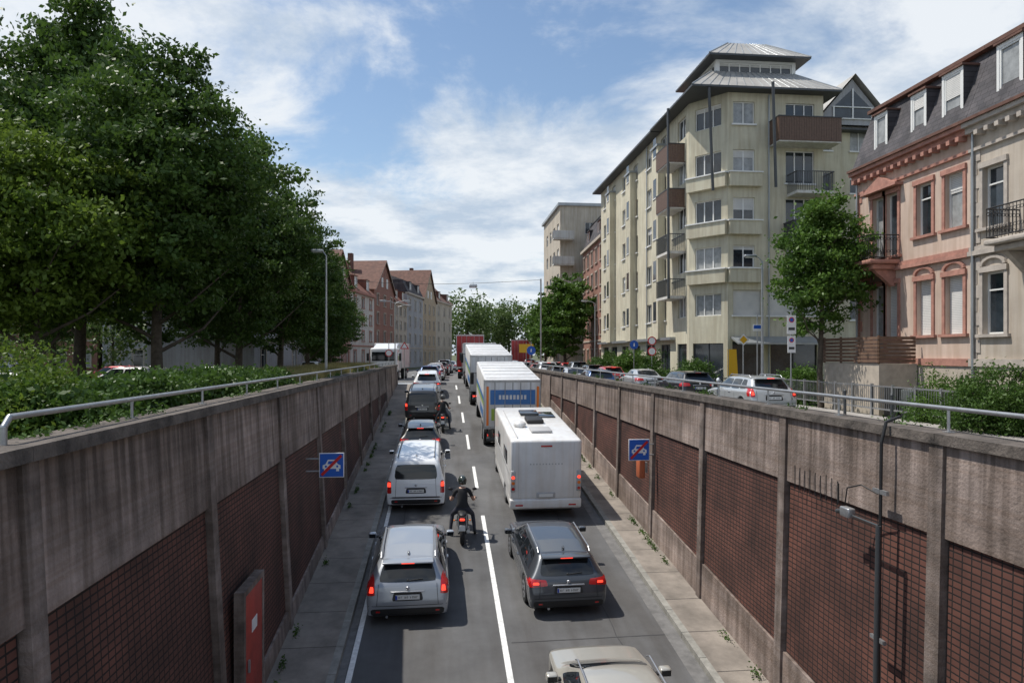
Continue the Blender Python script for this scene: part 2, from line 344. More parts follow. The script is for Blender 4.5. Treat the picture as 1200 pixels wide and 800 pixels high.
def rowhouse(name,p0,p1,inward,depth,ze,zt,floors,bays,wall,roof,trim,gf=3.6,kind='eave',sidew=True,dorm=2):
    mb=MB(); p0=Vector(p0);p1=Vector(p1); U=(p1-p0); W=U.length; U=U/W; I=Vector(inward); I=(I-U*I.dot(U)).normalized(); N=-I
    fh=(ze-gf-.4)/(floors-1); ops=[]
    for f in range(floors):
        zb=(gf+(f-1)*fh+.85) if f>0 else .9
        hh=min(1.75,fh*.6) if f>0 else 1.9
        for b in range(bays):
            c=W*(b+.5)/bays; w=.52
            ops.append((c-w,c+w,zb,zb+hh,'w'))
    facade(mb,p0,U,N,W,0,ze,ops,wall,trim=trim)
    if kind!='gable': band(mb,p0,U,N,-.05,W+.05,ze-.02,ze+.28,-.3,.35,trim or wall)
    band(mb,p0,U,N,0,W,gf+.1,gf+.28,.002,.09,trim or wall)
    q0=p0+I*depth;q1=p1+I*depth
    sops=[]
    if sidew:
        for f in range(1,floors):
            for b in (0.3,.7): sops.append((depth*b-.5,depth*b+.5,gf+(f-1)*fh+.9,gf+(f-1)*fh+2.1,'w'))
    facade(mb,p0,I,-U,depth,0,ze,sops,wall); facade(mb,p1,I,U,depth,0,ze,[],wall)
    mb.poly([(q0.x,q0.y,0),(q1.x,q1.y,0),(q1.x,q1.y,ze),(q0.x,q0.y,ze)],wall)
    def Q(u,d,z): q=p0+U*u+I*d; return (q.x,q.y,z)
    z2=ze+.28
    if kind=='mans':
        s=.9; zm=zt
        mb.hexa([Q(0,-.1,z2),Q(W,-.1,z2),Q(W,depth,z2),Q(0,depth,z2)],[Q(.02,s,zm),Q(W-.02,s,zm),Q(W-.02,depth-s,zm),Q(.02,depth-s,zm)],roof)
        mb.hexa([Q(.0,s-.1,zm+.01),Q(W,s-.1,zm+.01),Q(W,depth-s,zm+.01),Q(0,depth-s,zm+.01)],[Q(.4,depth/2-.3,zm+1.2),Q(W-.4,depth/2-.3,zm+1.2),Q(W-.4,depth/2+.3,zm+1.2),Q(.4,depth/2+.3,zm+1.2)],zinc if random.random()<.4 else roof)
        dz0=z2+.3;dz1=min(zm-.2,z2+2.0)
    elif kind=='gable':
        mb.poly([Q(0,0,ze),Q(W,0,ze),Q(W/2,0,zt)],wall); mb.poly([Q(0,depth,ze),Q(W,depth,ze),Q(W/2,depth,zt)],wall)
        for (ua,ub) in((-.3,W/2),(W+.3,W/2)):
            mb.poly([Q(ua,-.35,ze-.1),Q(ub,-.35,zt+.12),Q(ub,depth+.2,zt+.12),Q(ua,depth+.2,ze-.1)],roof)
            mb.poly([Q(ua,-.34,ze-.3),Q(ub,-.34,zt-.1),Q(ub,-.34,zt+.11),Q(ua,-.34,ze-.11)],trim)
        for c in (W*.38,W*.62):
            band(mb,p0,U,N,c-.45,c+.45,ze+.6,ze+2.0,.002,.05,framew); band(mb,p0,U,N,c-.38,c+.38,ze+.67,ze+1.93,.052,.056,glassA)
        dorm=0
    else:
        mb.poly([Q(-.1,-.35,z2),Q(W+.1,-.35,z2),Q(W+.1,depth/2,zt),Q(-.1,depth/2,zt)],roof)
        mb.poly([Q(-.1,depth+.2,z2),Q(W+.1,depth+.2,z2),Q(W+.1,depth/2,zt),Q(-.1,depth/2,zt)],roof)
        for u in(0,W): mb.poly([Q(u,0,ze),Q(u,depth,ze),Q(u,depth/2,zt-.05)],wall)
        dz0=z2+.5;dz1=z2+1.9
    for i in range(dorm):
        c=W*(i+.5)/dorm; w=.65
        o=Q(c-w,.15,0)
        facade(mb,(o[0],o[1]),U,N,2*w,dz0,dz1,[(.15,2*w-.15,dz0+.2,dz1-.15,'w')],wall,depth=.06)
        for uu in(c-w,c+w): mb.poly([Q(uu,.15,dz0),Q(uu,.15,dz1),Q(uu,3.0,dz1),Q(uu,1.0,dz0)],roof)
        mb.hexa([Q(c-w-.1,.05,dz1),Q(c+w+.1,.05,dz1),Q(c+w+.1,3,dz1),Q(c-w-.1,3,dz1)],[Q(c-w-.1,.05,dz1+.1),Q(c+w+.1,.05,dz1+.1),Q(c+w+.1,3,dz1+.25),Q(c-w-.1,3,dz1+.25)],roof)
    u=W*random.choice((.2,.3,.72,.8))
    mb.hexa([Q(u-.4,depth/2-.35,zt-2.8),Q(u+.4,depth/2-.35,zt-2.8),Q(u+.4,depth/2+.3,zt-2.8),Q(u-.4,depth/2+.3,zt-2.8)],[Q(u-.4,depth/2-.35,zt+.9),Q(u+.4,depth/2-.35,zt+.9),Q(u+.4,depth/2+.3,zt+.9),Q(u-.4,depth/2+.3,zt+.9)],rooftile2)
    return mb.build(name)
def plaster(n,c): return M('plaster_'+n,c,.9,var=.12,scale=.6,bump=.15,bscale=30,streak=.16)
sand=plaster('sand',(.58,.45,.37)); pink=plaster('pink',(.46,.31,.265)); whitep=plaster('white',(.62,.61,.57)); greyp=plaster('grey',(.38,.39,.41))
ochre=plaster('ochre',(.46,.37,.26)); redb=plaster('red',(.31,.16,.12)); cream=plaster('cream',(.58,.545,.42)); beige=plaster('beige',(.50,.45,.37))
redstone=M('red_sandstone',(.43,.215,.165),.9,var=.22,scale=4,bump=.25,bscale=35); buff=M('buff_stone',(.46,.40,.33),.9,var=.15,scale=4,bump=.2)
pts=[(-15.5,58),(-14,69),(-12.8,78),(-11.6,87),(-9.8,98),(-7.8,109),(-6.2,117),(-3.9,129),(-1.6,139),(1.8,153)]
cols=[(greyp,slate,buff,10.5,13.0,'mans'),(greyp,slate,buff,10.8,13.2,'mans'),(pink,rooftile2,redstone,10.6,14.6,'gable'),(whitep,rooftile,redstone,10.2,15,'eave'),(redb,rooftile2,buff,11.6,16.2,'gable'),
 (beige,rooftile,buff,10.4,15.3,'eave'),(greyp,slate,buff,12.6,15,'mans'),(ochre,rooftile2,buff,12.5,18.6,'gable'),(beige,rooftile2,buff,13,17.6,'eave')]
for i,(w_,r_,t_,ze,zt,kd) in enumerate(cols):
    rowhouse('town_house',pts[i],pts[i+1],(-1,.2),9,ze,zt,4,3,w_,r_,t_,kind=kd,gf=3.2,dorm=2)
for i,(w_,r_) in enumerate([(pink,slate),(beige,rooftile),(redb,slate),(greyp,rooftile2),(pink,rooftile)]):
    rowhouse('town_house',(-66+i*9.5,72+i*2.5),(-57+i*9.5,74.4+i*2.5),(-.2,1),10,9,13,3,4,w_,r_,buff)
rowhouse('town_house',(16.6,70),(17.2,83.5),(1,0),11,14.6,18,5,5,redb,slate,buff,kind='mans')
mb=MB()
ops=[]
for f in range(6):
    for b in range(3): ops.append((3.2+b*2.5,4.5+b*2.5,1.5+f*3.2,3+f*3.2,'w'))
facade(mb,(14.6,85),(1,0),(0,-1),11,0,21,ops,beige)
ops=[(1+u*3,2.4+u*3,1.5+f*3.2,3+f*3.2,'w') for f in range(6) for u in range(4)]
facade(mb,(14.6,85),(0,1),(-1,0),14,0,21,ops,beige)
mb.box(14.3,25.8,84.7,99.3,21,21.35,zinc); mb.poly([(25.6,85,0),(25.6,99,0),(25.6,99,21),(25.6,85,21)],beige)
for f in range(1,6):
    z=.6+f*3.2; mb.box(13.6,16.2,83.9,85,z,z+.15,whitep); mb.box(13.6,13.65,83.9,85,z+.15,z+1.1,steel_dk); mb.box(13.6,16.2,83.85,83.9,z+.15,z+1.1,whitep)
mb.build('apartment_block')
for i in range(4):
    rowhouse('town_house',(25+i*7,118+i*22),(30+i*7,139+i*22),(1,-.2),11,11,15,4,5,[beige,whitep,pink,ochre][i],rooftile2,buff)
# ------------------------------------------------------------------ apartment tower
mb=MB()
rows=[4.75+3.0*i for i in range(5)]
ZE=18.7
wh=1.4
ops=[]
for zb in rows:
    for u in (1.2,4.6,8.4,12.0,15.8,19.3): ops.append((u,u+1.25,zb,zb+wh,'w'))
for u in (1.0,4.3,8.2,11.8,15.6,19.2): ops.append((u,u+2.2,.4,3.0,'o'))
facade(mb,(16,68.5),(0,-1),(-1,0),22.5,0,ZE,ops,cream,sill=framew)
for y0 in (48.2,55.6,62.6):
    mb.box(15.45,16.0,y0,y0+1.5,3.4,17.4,cream)
    for zb in rows: mb.box(15.44,15.449,y0+.4,y0+1.1,zb,zb+wh,glassA); mb.box(15.40,15.445,y0+.34,y0+1.16,zb-.08,zb-.001,framew)
    mb.box(15.35,16,y0-.1,y0+1.6,17.4,17.55,zinc)
mb.box(15.6,16.0,46,68.5,3.3,3.5,zinc)
B=Vector((16,43.4));C=Vector((17.7,41.2)); U=(C-B).normalized()
N=Vector((U.y,-U.x)); 
if N.y>0: N=-N
facade(mb,(16,46),(0,-1),(-1,0),2.6,0,ZE,[(.5,2.0,zb,zb+wh,'w') for zb in rows]+[(.4,2.2,.3,3,'o')],cream)
L=(C-B).length
facade(mb,B,U,N,L,0,ZE,[(.45,L-.45,zb,zb+wh,'w') for zb in rows]+[(.3,L-.3,.2,3,'o')],cream)
ops=[]
for i,zb in enumerate(rows):
    if i>0: ops.append((.35,1.75,zb,zb+wh,'w')); ops.append((3.8,5.7,zb-.65,zb+wh,'d'))
    else: ops.append((.35,2.2,zb,zb+1.6,'s')); ops.append((2.6,5.9,zb,zb+1.6,'s'))
ops+= [(.3,2.3,.15,3.1,'o'),(2.8,5.9,.15,3.1,'o')]
facade(mb,C,(1,0),(0,-1),6.3,0,ZE,ops,cream,sill=framew)
facade(mb,(24,41.2),(0,1),(1,0),4.8,0,ZE,[(1.5,3,zb,zb+wh,'w') for zb in rows],cream)
for zb in rows[1:4]:
    for (o,u,n,l) in ((B,U,N,L),(C,Vector((1,0)),Vector((0,-1)),2.1)):
        band(mb,o,u,n,0,l,zb-.95,zb-.12,.002,.35,cream); band(mb,o,u,n,-.05,l+.05,zb-.12,zb-.04,.0,.42,framew)
ops=[(1.8,3.4,zb,zb+1.5,'w') for zb in rows]+[(4.8,6.2,zb,zb+1.5,'w') for zb in rows]
facade(mb,(24,46),(1,0),(0,-1),8,0,18.2,ops,cream,sill=framew)
mb.poly([(32,46,0),(32,68,0),(32,68,18.2),(32,46,18.2)],cream)
mb.poly([(16,68.5,0),(32,68.5,0),(32,68.5,18.2),(16,68.5,18.2)],cream)
def balc(x0,x1,y0,y1,z,h,mat,rails=False,thick=.18):
    mb.box(x0,x1,y0,y1,z-thick,z,whitep)
    if not rails:
        n=int((x1-x0)/.16)
        for i in range(n): a=x0+(x1-x0)*i/n; b=x0+(x1-x0)*(i+1)/n-.015; mb.box(a,b,y0-.04,y0,z-.1,z+h,mat)
        n=int((y1-y0)/.16)
        for xx in((x0-.04,x0),(x1,x1+.04)):
            for i in range(n): a=y0+(y1-y0)*i/n; b=y0+(y1-y0)*(i+1)/n-.015; mb.box(xx[0],xx[1],a,b,z-.1,z+h,mat)
        mb.box(x0-.06,x1+.06,y0-.08,y0+.02,z+h+.001,z+h+.06,steel_dk); mb.box(x0-.06,x0+.02,y0+.021,y1,z+h+.001,z+h+.06,steel_dk)
    else:
        n=int((x1-x0)/.11)
        for i in range(n+1): x=x0+(x1-x0)*i/n; mb.box(x-.012,x+.012,y0-.012,y0+.012,z,z+h,steel_dk)
        m=int((y1-y0)/.11)
        for xx in(x0,x1):
            for i in range(m+1): yy=y0+(y1-y0)*i/m; mb.box(xx-.012,xx+.012,yy-.012,yy+.012,z,z+h,steel_dk)
            mb.box(xx-.03,xx+.03,y0,y1,z+h,z+h+.05,steel_dk)
        mb.box(x0-.02,x1+.02,y0-.03,y0+.03,z+h+.001,z+h+.052,steel_dk)
brownp=M('balcony_brown',(.14,.082,.056),.6,var=.25,scale=8,bump=.1)
balc(20.4,24.4,39.9,41.2,15.5,1.35,brownp); balc(21.6,24.0,40.0,41.2,12.4,1.15,brownp,True); balc(21.4,24.0,40.0,41.2,9.4,1.1,steel_dk)
for z,r_ in ((15.2,False),(12.2,False),(9.2,True),(6.2,True)):
    balc(14.9,16.0,44.2,46.8,z,1.1,brownp,r_)
for (x,y) in ((16.7,41.2),(20.2,40.0),(14.9,44.3)):
    mb.cyl((x+.0,y-.1,12.5 if y<44 else 6),(x-.5 if y<44 else x,y-.7 if y<44 else y,ZE-.02),.09,steel_dk,n=10)
def hip(x0,x1,y0,y1,z,h,ins,mat,th=.12,eave=steel_dk):
    mb.box(x0,x1,y0,y1,z,z+th,eave)
    b=[(x0,y0,z+th+.002),(x1,y0,z+th+.002),(x1,y1,z+th+.002),(x0,y1,z+th+.002)]
    t=[(x0+ins,y0+ins,z+h),(x1-ins,y0+ins,z+h),(x1-ins,y1-ins,z+h),(x0+ins,y1-ins,z+h)]
    mb.hexa(b,t,mat)
    n=int((x1-x0)/.55)
    for i in range(1,n):
        k=i/n; xb=x0+(x1-x0)*k; xt=x0+ins+(x1-x0-2*ins)*k
        mb.cyl((xb,y0+.02,z+th+.01),(xt,y0+ins,z+h+.01),.03,zinc,n=5)
    n=int((y1-y0)/.55)
    for i in range(1,n):
        k=i/n; yb=y0+(y1-y0)*k; yt=y0+ins+(y1-y0-2*ins)*k
        mb.cyl((x0+.02,yb,z+th+.01),(x0+ins,yt,z+h+.01),.03,zinc,n=5)
    for (a,c) in ((b[0],t[0]),(b[1],t[1])): mb.cyl(a,c,.05,zinc,n=6)
seam=M('zinc_light',(.40,.385,.355),.6,metal=.1,var=.2,scale=.8)
hip(15.1,24.8,40.4,49,ZE,1.85,2.1,seam)
facade(mb,(17.5,42.6),(1,0),(0,-1),5.4,ZE+1.4,21.35,[(.25,5.15,20.55,21.2,'w')],framew); facade(mb,(17.5,47.6),(0,-1),(-1,0),5,ZE+1.4,21.35,[(.3,4.7,20.55,21.2,'w')],framew)
mb.poly([(22.9,42.6,ZE+1.4),(22.9,47.6,ZE+1.4),(22.9,47.6,21.35),(22.9,42.6,21.35)],cream)
hip(16.8,23.6,41.9,48.3,21.35,1.75,2.1,seam)
mb.hexa([(15.2,49.2,ZE+.0),(16.2,49.2,ZE+.0),(16.2,69,ZE+.0),(15.2,69,ZE+.0)],[(15.2,49.2,ZE+.13),(16.2,49.2,ZE+.13),(16.2,69,ZE+.13),(15.2,69,ZE+.13)],steel_dk)
mb.poly([(15.2,49,ZE+.15),(15.2,69,ZE+.15),(20,69,21.6),(20,49,21.6)],rooftile2); mb.poly([(15.2,49,ZE+.12),(20,49,21.6),(22,49,ZE)],cream); mb.poly([(20,49,21.6),(20,69,21.6),(32,69,18.4),(32,49,18.4)],seam)
mb.poly([(24.9,45.3,18.2),(32.5,45.3,18.2),(32.5,50,21.4),(24.9,50,21.4)],seam)
for i in range(14): xx=25.1+i*.55; mb.cyl((xx,45.3,18.22),(xx,50,21.42),.03,zinc,n=5)
mb.box(24.02,32.5,45.3,45.99,18.05,18.19,steel_dk)
mb.poly([(25.6,45.1,18.3),(31.2,45.1,18.3),(28.4,45.1,21.5)],greyp)
mb.poly([(25.2,44.7,18.15),(28.4,44.7,21.75),(28.4,49.8,21.75),(25.2,49.8,18.15)],seam); mb.poly([(31.6,44.7,18.15),(28.4,44.7,21.75),(28.4,49.8,21.75),(31.6,49.8,18.15)],seam)
mb.poly([(27,45.08,18.75),(29.8,45.08,18.75),(29.8,45.08,19.5),(28.4,45.08,20.8),(27,45.08,19.5)],glassA)
for x in(27,28.4,29.8): mb.box(x-.05,x+.05,45.0,45.075,18.75,19.5 if x!=28.4 else 20.8,framew)
mb.box(26.9,29.9,45.0,45.07,18.68,18.75,framew); mb.box(26.9,29.9,44.99,45.069,19.48,19.55,framew)
mb.hexa([(17.9,40.1,2.9),(23.5,40.1,2.9),(23.5,41.19,3.3),(17.9,41.19,3.3)],[(17.9,40.1,3.0),(23.5,40.1,3.0),(23.5,41.19,3.42),(17.9,41.19,3.42)],zinc)
mb.cyl((16.05,45.9,0),(16.05,45.9,18.6),.05,zinc,n=6); mb.cyl((15.9,52.4,0),(15.9,52.4,18.6),.05,zinc,n=6); mb.cyl((20.35,41.1,0),(20.35,41.1,18.6),.05,zinc,n=6)
mb.build('apartment_building')
# ------------------------------------------------------------------ near right villas
def balcony_iron(mb,x0,x1,y0,y1,z,h=.95,stone=redstone,wave=True):
    mb.rbox(x0-.06,x1,y0-.06,y1+.06,z-.16,z,.04,stone,2); mb.rbox(x0+.15,x1,y0+.1,y1-.1,z-.36,z-.165,.04,stone,2)
    for yy in(y0+.25,y1-.45): mb.hexa([(x1-.15,yy,z-1.0),(x1,yy,z-1.0),(x1,yy+.2,z-1.0),(x1-.15,yy+.2,z-1.0)],[(x0+.3,yy,z-.37),(x1,yy,z-.37),(x1,yy+.2,z-.37),(x0+.3,yy+.2,z-.37)],stone)
    P=[(x1,y1),(x0,y1),(x0,y0),(x1,y0)]
    for a,b in zip(P[:-1],P[1:]):
        l=math.dist(a,b); n=int(l/.12)
        for zz in (z+.08,z+h): mb.cyl((a[0],a[1],zz),(b[0],b[1],zz),.022,iron,n=6)
        for i in range(n+1):
            t=i/n; x=a[0]+(b[0]-a[0])*t;y=a[1]+(b[1]-a[1])*t
            mb.cyl((x,y,z+.08),(x,y,z+h),.01,iron,n=5)
            if i<n and wave:
                xx=a[0]+(b[0]-a[0])*(t+.5/n); yy=a[1]+(b[1]-a[1])*(t+.5/n)
                mb.torus((xx,yy,z+.32),.05,.009,iron,'x' if a[0]==b[0] else 'y',10,4); mb.torus((xx,yy,z+h-.16),.05,.009,iron,'x' if a[0]==b[0] else 'y',10,4)
def villa(x,y0,y1,wall,trim,ops,zc,zm,dorms,roofm,quoin=True):
    mb=MB(); W=y1-y0
    uo=[(y1-o[1],y1-o[0],o[2],o[3],o[4]) for o in ops]
    facade(mb,(x,y1),(0,-1),(-1,0),W,0,zc,uo,wall,trim=trim,tw=.13,depth=.2)
    facade(mb,(x,y1),(1,0),(0,1),12,0,zc,[],wall); facade(mb,(x,y0),(1,0),(0,-1),12,0,zc,[],wall)
    mb.box(x-.10,x,y0,y1,1.9,2.15,trim); mb.box(x-.05,x,y0,y1,0,1.899,buff)
    mb.box(x-.14,x,y0,y1,5.55,5.7,trim); mb.box(x-.08,x,y0,y1,5.701,5.85,trim)
    mb.box(x-.10,x,y0,y1,zc-.95,zc-.85,trim)
    mb.box(x-.22,x,y0,y1,zc-.35,zc-.15,trim); mb.box(x-.36,x,y0,y1,zc-.149,zc,trim); mb.box(x-.44,x-.34,y0,y1,zc+.001,zc+.10,rooftile2)
    n=int(W/.42)
    for i in range(n): yy=y0+.15+i*.42; mb.box(x-.32,x,yy,yy+.16,zc-.5,zc-.351,trim)
    if quoin:
        for i in range(int(zc/.45)-2):
            z=.1+i*.45; w=.42 if i%2 else .28
            mb.box(x-.03,x,y1-w,y1,z,z+.43,trim)
    mb.hexa([(x-.25,y0,zc+.01),(x+12,y0,zc+.01),(x+12,y1,zc+.01),(x-.25,y1,zc+.01)],[(x+.75,y0,zm),(x+11,y0,zm),(x+11,y1,zm),(x+.75,y1,zm)],roofm)
    mb.box(x+.5,x+.85,y0,y1,zm+.001,zm+.14,rooftile2); mb.poly([(x+.6,y0,zm+.142),(x+.6,y1,zm+.142),(x+6,y1,zm+1.3),(x+6,y0,zm+1.3)],roofm)
    for (c,w,zt) in dorms:
        za=zc+.45; xo=x+.02
        facade(mb,(xo,c+w),(0,-1),(-1,0),2*w,za,zt,[(.1,2*w-.1,za+.1,zt-.12,'w')],framew,depth=.07)
        for yy in(c-w,c+w): mb.poly([(xo,yy,za),(xo,yy,zt),(x+1.2,yy,zt),(x+.4,yy,za)],roofm)
        mb.box(xo-.08,x+1.2,c-w-.05,c+w+.05,zt,zt+.07,rooftile2)
    return mb
ops=[(24.8,25.5,6.15,8.6,'d'),(25.62,26.35,6.15,8.6,'d'),(22.95,23.75,6.65,8.55,'w'),(21.45,22.3,6.65,8.55,'w'),
     (24.8,25.5,2.95,5.05,'s'),(25.62,26.35,2.5,5.05,'d'),(22.95,23.75,3.0,5.0,'s'),(21.45,22.3,3.0,5.0,'s')]
v=villa(17.5,21.15,27.5,sand,redstone,ops,9.95,12.5,[(25.9,.42,12.0),(23.7,.42,12.0),(22.0,.5,12.1)],slate)
balcony_iron(v,16.3,17.5,24.7,27.0,5.95)
v.add([(17.2,24.6,8.9),(17.2,26.6,8.9),(17.2,25.6,9.35),(17.5,24.6,8.9),(17.5,26.6,8.9),(17.5,25.6,9.35)],[(0,1,2),(0,2,5,3),(1,2,5,4),(0,1,4,3)],redstone)
v.box(17.15,17.5,24.5,26.7,8.8,8.899,redstone)
def arch(mb,x,yc,w,z,mat):
    n=8;P=[]
    for i in range(n+1):
        t=math.pi*i/n; P.append((yc+math.cos(t)*w,z+math.sin(t)*w*.55))
    for i in range(n):
        a,b=P[i],P[i+1]; k=1.25
        A=(yc+(a[0]-yc)*k,z+(a[1]-z)*k+.02);Bq=(yc+(b[0]-yc)*k,z+(b[1]-z)*k+.02)
        mb.hexa([(x-.09,a[0],a[1]),(x-.09,b[0],b[1]),(x-.09,Bq[0],Bq[1]),(x-.09,A[0],A[1])],[(x-.001,a[0],a[1]),(x-.001,b[0],b[1]),(x-.001,Bq[0],Bq[1]),(x-.001,A[0],A[1])],mat)
for yc in(23.35,21.87): arch(v,17.5,yc,.42,5.2,redstone)
v.cyl((17.4,27.3,0),(17.4,27.3,9.6),.045,zinc,n=8)
woodm=M('terrace_wood',(.17,.10,.065),.8,var=.25,scale=5,bump=.2)
v.box(15.9,17.4,23.6,27.2,0,1.95,buff)
for i in range(7): v.box(15.84,15.88,23.6,27.3,2.0+i*.14,2.11+i*.14,woodm); v.box(15.84,17.3,23.54,23.58,2.0+i*.14,2.11+i*.14,woodm)
for yy in (23.6,24.8,26,27.2): v.box(15.88,15.95,yy,yy+.07,1.951,3.0,woodm)
v.build('sandstone_villa')
ops=[(19.75,20.6,6.4,8.35,'w'),(17.6,18.6,6.0,8.35,'d'),(15.4,16.3,6.4,8.35,'w'),(19.75,20.6,2.95,4.95,'w'),(17.6,18.6,2.95,4.95,'w'),(15.4,16.3,2.95,4.95,'w'),(13,13.9,6.4,8.35,'w'),(13,13.9,2.9,4.95,'w')]
grst=M('grey_stone_trim',(.45,.40,.35),.9,var=.18,scale=4,bump=.2); greige=plaster('greige',(.50,.44,.37))
v=villa(17.5,9,21.14,greige,grst,ops,9.95,12.5,[(19.6,.5,12.1),(16.6,.5,12.1),(13,.5,12.1)],slate)
balcony_iron(v,16.4,17.5,17.0,19.2,5.75,stone=grst)
arch(v,17.5,20.17,.42,5.15,grst); v.cyl((17.4,20.95,0),(17.4,20.95,9.6),.045,zinc,n=8)
for i in range(7): v.box(15.9,17.45,16.2+.28*i,16.47+.28*i,0,1.9-.25*i,buff)
for i in range(9): v.cyl((15.95,16.3+.23*i,1.9-.2*i),(15.95,16.3+.23*i,2.8-.2*i),.012,iron,n=5)
v.cyl((15.95,16.3,2.8),(15.95,18.14,1.2),.02,iron,n=6)
v.build('stone_villa')
# ------------------------------------------------------------------ vegetation
def leaves(C,size,asp=.55):
    n=len(C); a=np.random.normal(size=(n,3)); a/=np.linalg.norm(a,axis=1)[:,None]
    b=np.random.normal(size=(n,3)); b-= (b*a).sum(1)[:,None]*a; b/=np.linalg.norm(b,axis=1)[:,None]
    s=size*(.6+.8*np.random.rand(n))[:,None]
    return np.stack([C+a*s,C+b*s*asp,C-a*s,C-b*s*asp],1).reshape(-1,3)
def addleaves(mb,C,ls,mat,asp=.55):
    V=leaves(C,ls,asp); o=len(mb.v); mb.v+=[tuple(x) for x in V.tolist()]; k=mb.mi(mat); n=len(C)
    mb.f+=[[o+4*i,o+4*i+1,o+4*i+2,o+4*i+3] for i in range(n)]; mb.m+=[k]*n; mb.s+=[False]*n
def treemesh(name,h,r,zbot,leafm,nclump=650,per=60,ls=.13,trunk=.22,seed=1,cs=.55,top=1.0):
    np.random.seed(seed); random.seed(seed)
    mb=MB(); zc=(h+zbot)/2; rz=(h-zbot)/2
    mb.tube([(0,0,-.1),(.03,.05,zbot*.5),(0,.0,zbot),(.1,-.1,zc),(0,0,h*.82)],[trunk*1.25,trunk,trunk*.85,trunk*.5,trunk*.12],barkm,9)
    for i in range(14):
        a=i*2.4+random.random(); z0=zbot*.8+(zc-zbot*.8)*(i/14)*1.2; L_=r*(.65+.25*random.random())*(1-.35*i/14)
        p1=(math.cos(a)*L_*.5,math.sin(a)*L_*.5,z0+L_*.28); p2=(math.cos(a+.2)*L_,math.sin(a+.2)*L_,z0+L_*.75)
        mb.tube([(0,0,z0),p1,p2],[trunk*.38,trunk*.24,trunk*.06],barkm,6)
    cent=[]
    while len(cent)<nclump:
        d=np.random.normal(size=3); d/=np.linalg.norm(d)
        nz=noise.noise(Vector(d*2.1)+Vector((seed*3.1,0,0)))+.6*noise.noise(Vector(d*4.7)+Vector((0,seed*2.3,0)))
        f=(random.random()**.36)*(.9+.5*nz)
        tap=1.0-.38*top*max(0,d[2])**1.5
        p=np.array([d[0]*r*f*tap,d[1]*r*f*tap,zc+d[2]*rz*f])
        if p[2]<zbot-.2: continue
        cent.append(p)
    cent=np.array(cent)
    C=np.repeat(cent,per,0); sc=np.repeat(np.random.uniform(.5,1.2,len(cent)),per)[:,None]
    C=C+np.random.normal(size=C.shape)*np.array([cs,cs,cs*.45])*sc*.62
    addleaves(mb,C,ls,leafm)
    return mb.mesh(name)
tA=treemesh('tree_a',14,4.4,3.0,leaf1,950,85,.098,seed=3)
tB=treemesh('tree_b',14,4.6,2.8,leaf1,950,85,.098,seed=11,top=1.3)
tC=treemesh('tree_c',9,3.4,2.4,leaf2,560,80,.085,seed=5,trunk=.16)
def T(me,x,y,h,h0=14,rs=1,rz=0,name='lime_tree'):
    k=h/h0; inst(name,me,(x,y,0),(0,0,rz),(k*rs,k*rs,k))
T(tA,-10.4,26.0,13.6,rz=.5); T(tB,-16.5,33,18.6,rz=2,rs=.9); T(tA,-23.5,31,15.5,rz=1.1,rs=1.05); T(tB,-17,20.5,10.5,rz=4,rs=1.2)
T(tB,-9.8,34,12.9,rz=3,rs=.95); T(tA,-9.8,42.5,12.2,rz=2.2,rs=.95); T(tB,-9.8,50.5,10.8,rz=5,rs=1); T(tA,-9.2,57,8.2,rz=.3,rs=.95)
T(tA,-17.5,44,15.5,rz=4); T(tB,-17.5,55,14,rz=1); T(tB,-27,42,15,rz=1); T(tA,-30,56,13,rz=2)
T(tC,-12.6,22.5,9.6,9,rz=1,name='maple_tree',rs=.95)
tD=treemesh('tree_d',9.2,1.95,3.1,leaf4,330,70,.08,seed=8,trunk=.11,cs=.42,top=1.2)
inst('street_tree',tD,(15.4,26.6,0),(0,0,1))
tE=treemesh('tree_e',11.5,3.2,2.0,leaf4,420,45,.17,seed=9,trunk=.2)
inst('street_tree',tE,(13.6,76,0)); inst('street_tree',tE,(13.2,88,0),(0,0,2),(.9,.9,.85)); inst('street_tree',tE,(-12,72,0),(0,0,1),(.7,.7,.6))
def treeband(specs,per,ls,spread):
    mb=MB(); cent=[]
    for (x,y,r,h,nc) in specs:
        mb.cyl((x,y,0),(x,y,h*.6),r*.05,barkm,r*.025,8)
        for i in range(nc):
            d=np.random.normal(size=3); d/=np.linalg.norm(d); f=random.random()**.35*(.9+.4*noise.noise(Vector(d*2)+Vector((x,0,0))))
            cent.append([x+d[0]*r*f,y+d[1]*r*f,h*.55+d[2]*h*.45*f])
    C=np.repeat(np.array(cent),per,0); C=C+np.random.normal(size=C.shape)*spread
    addleaves(mb,C,ls,leaffar); mb.build('distant_trees')
np.random.seed(2); random.seed(2)
treeband([(x,y,r,h,170) for (x,y,r,h) in ((6,172,8,19),(17,178,8,17),(26,172,7,16.5),(34,182,8,18),(12,190,8,17),(42,170,7,15),(-3,190,7,15),(52,180,8,15))],26,.36,.8)
treeband([(-62+i*6.2+random.uniform(-1,1),64+i*.9,3.4,random.uniform(6,8.5),60) for i in range(8)],26,.22,.5)
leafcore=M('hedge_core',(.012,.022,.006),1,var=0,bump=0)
def shrub(name,x0,x1,y0,y1,z0,z1,mat,n,ls=.07,jit=.10):
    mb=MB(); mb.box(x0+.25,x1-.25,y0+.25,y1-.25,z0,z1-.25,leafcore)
    P=np.random.rand(n,3); f=np.random.randint(0,5,n)
    P[f==0,0]=0;P[f==1,0]=1;P[f==2,1]=0;P[f>=3,2]=1;
    C=np.array([x0,y0,z0])+P*np.array([x1-x0,y1-y0,z1-z0])
    for i in range(n):
        q=noise.noise_vector(Vector(C[i])*.9)*.18; C[i]+=np.array(q)
    C+=np.random.normal(size=C.shape)*jit
    C=C[C[:,2]>z0]; addleaves(mb,C,ls,mat,.6); mb.build(name)
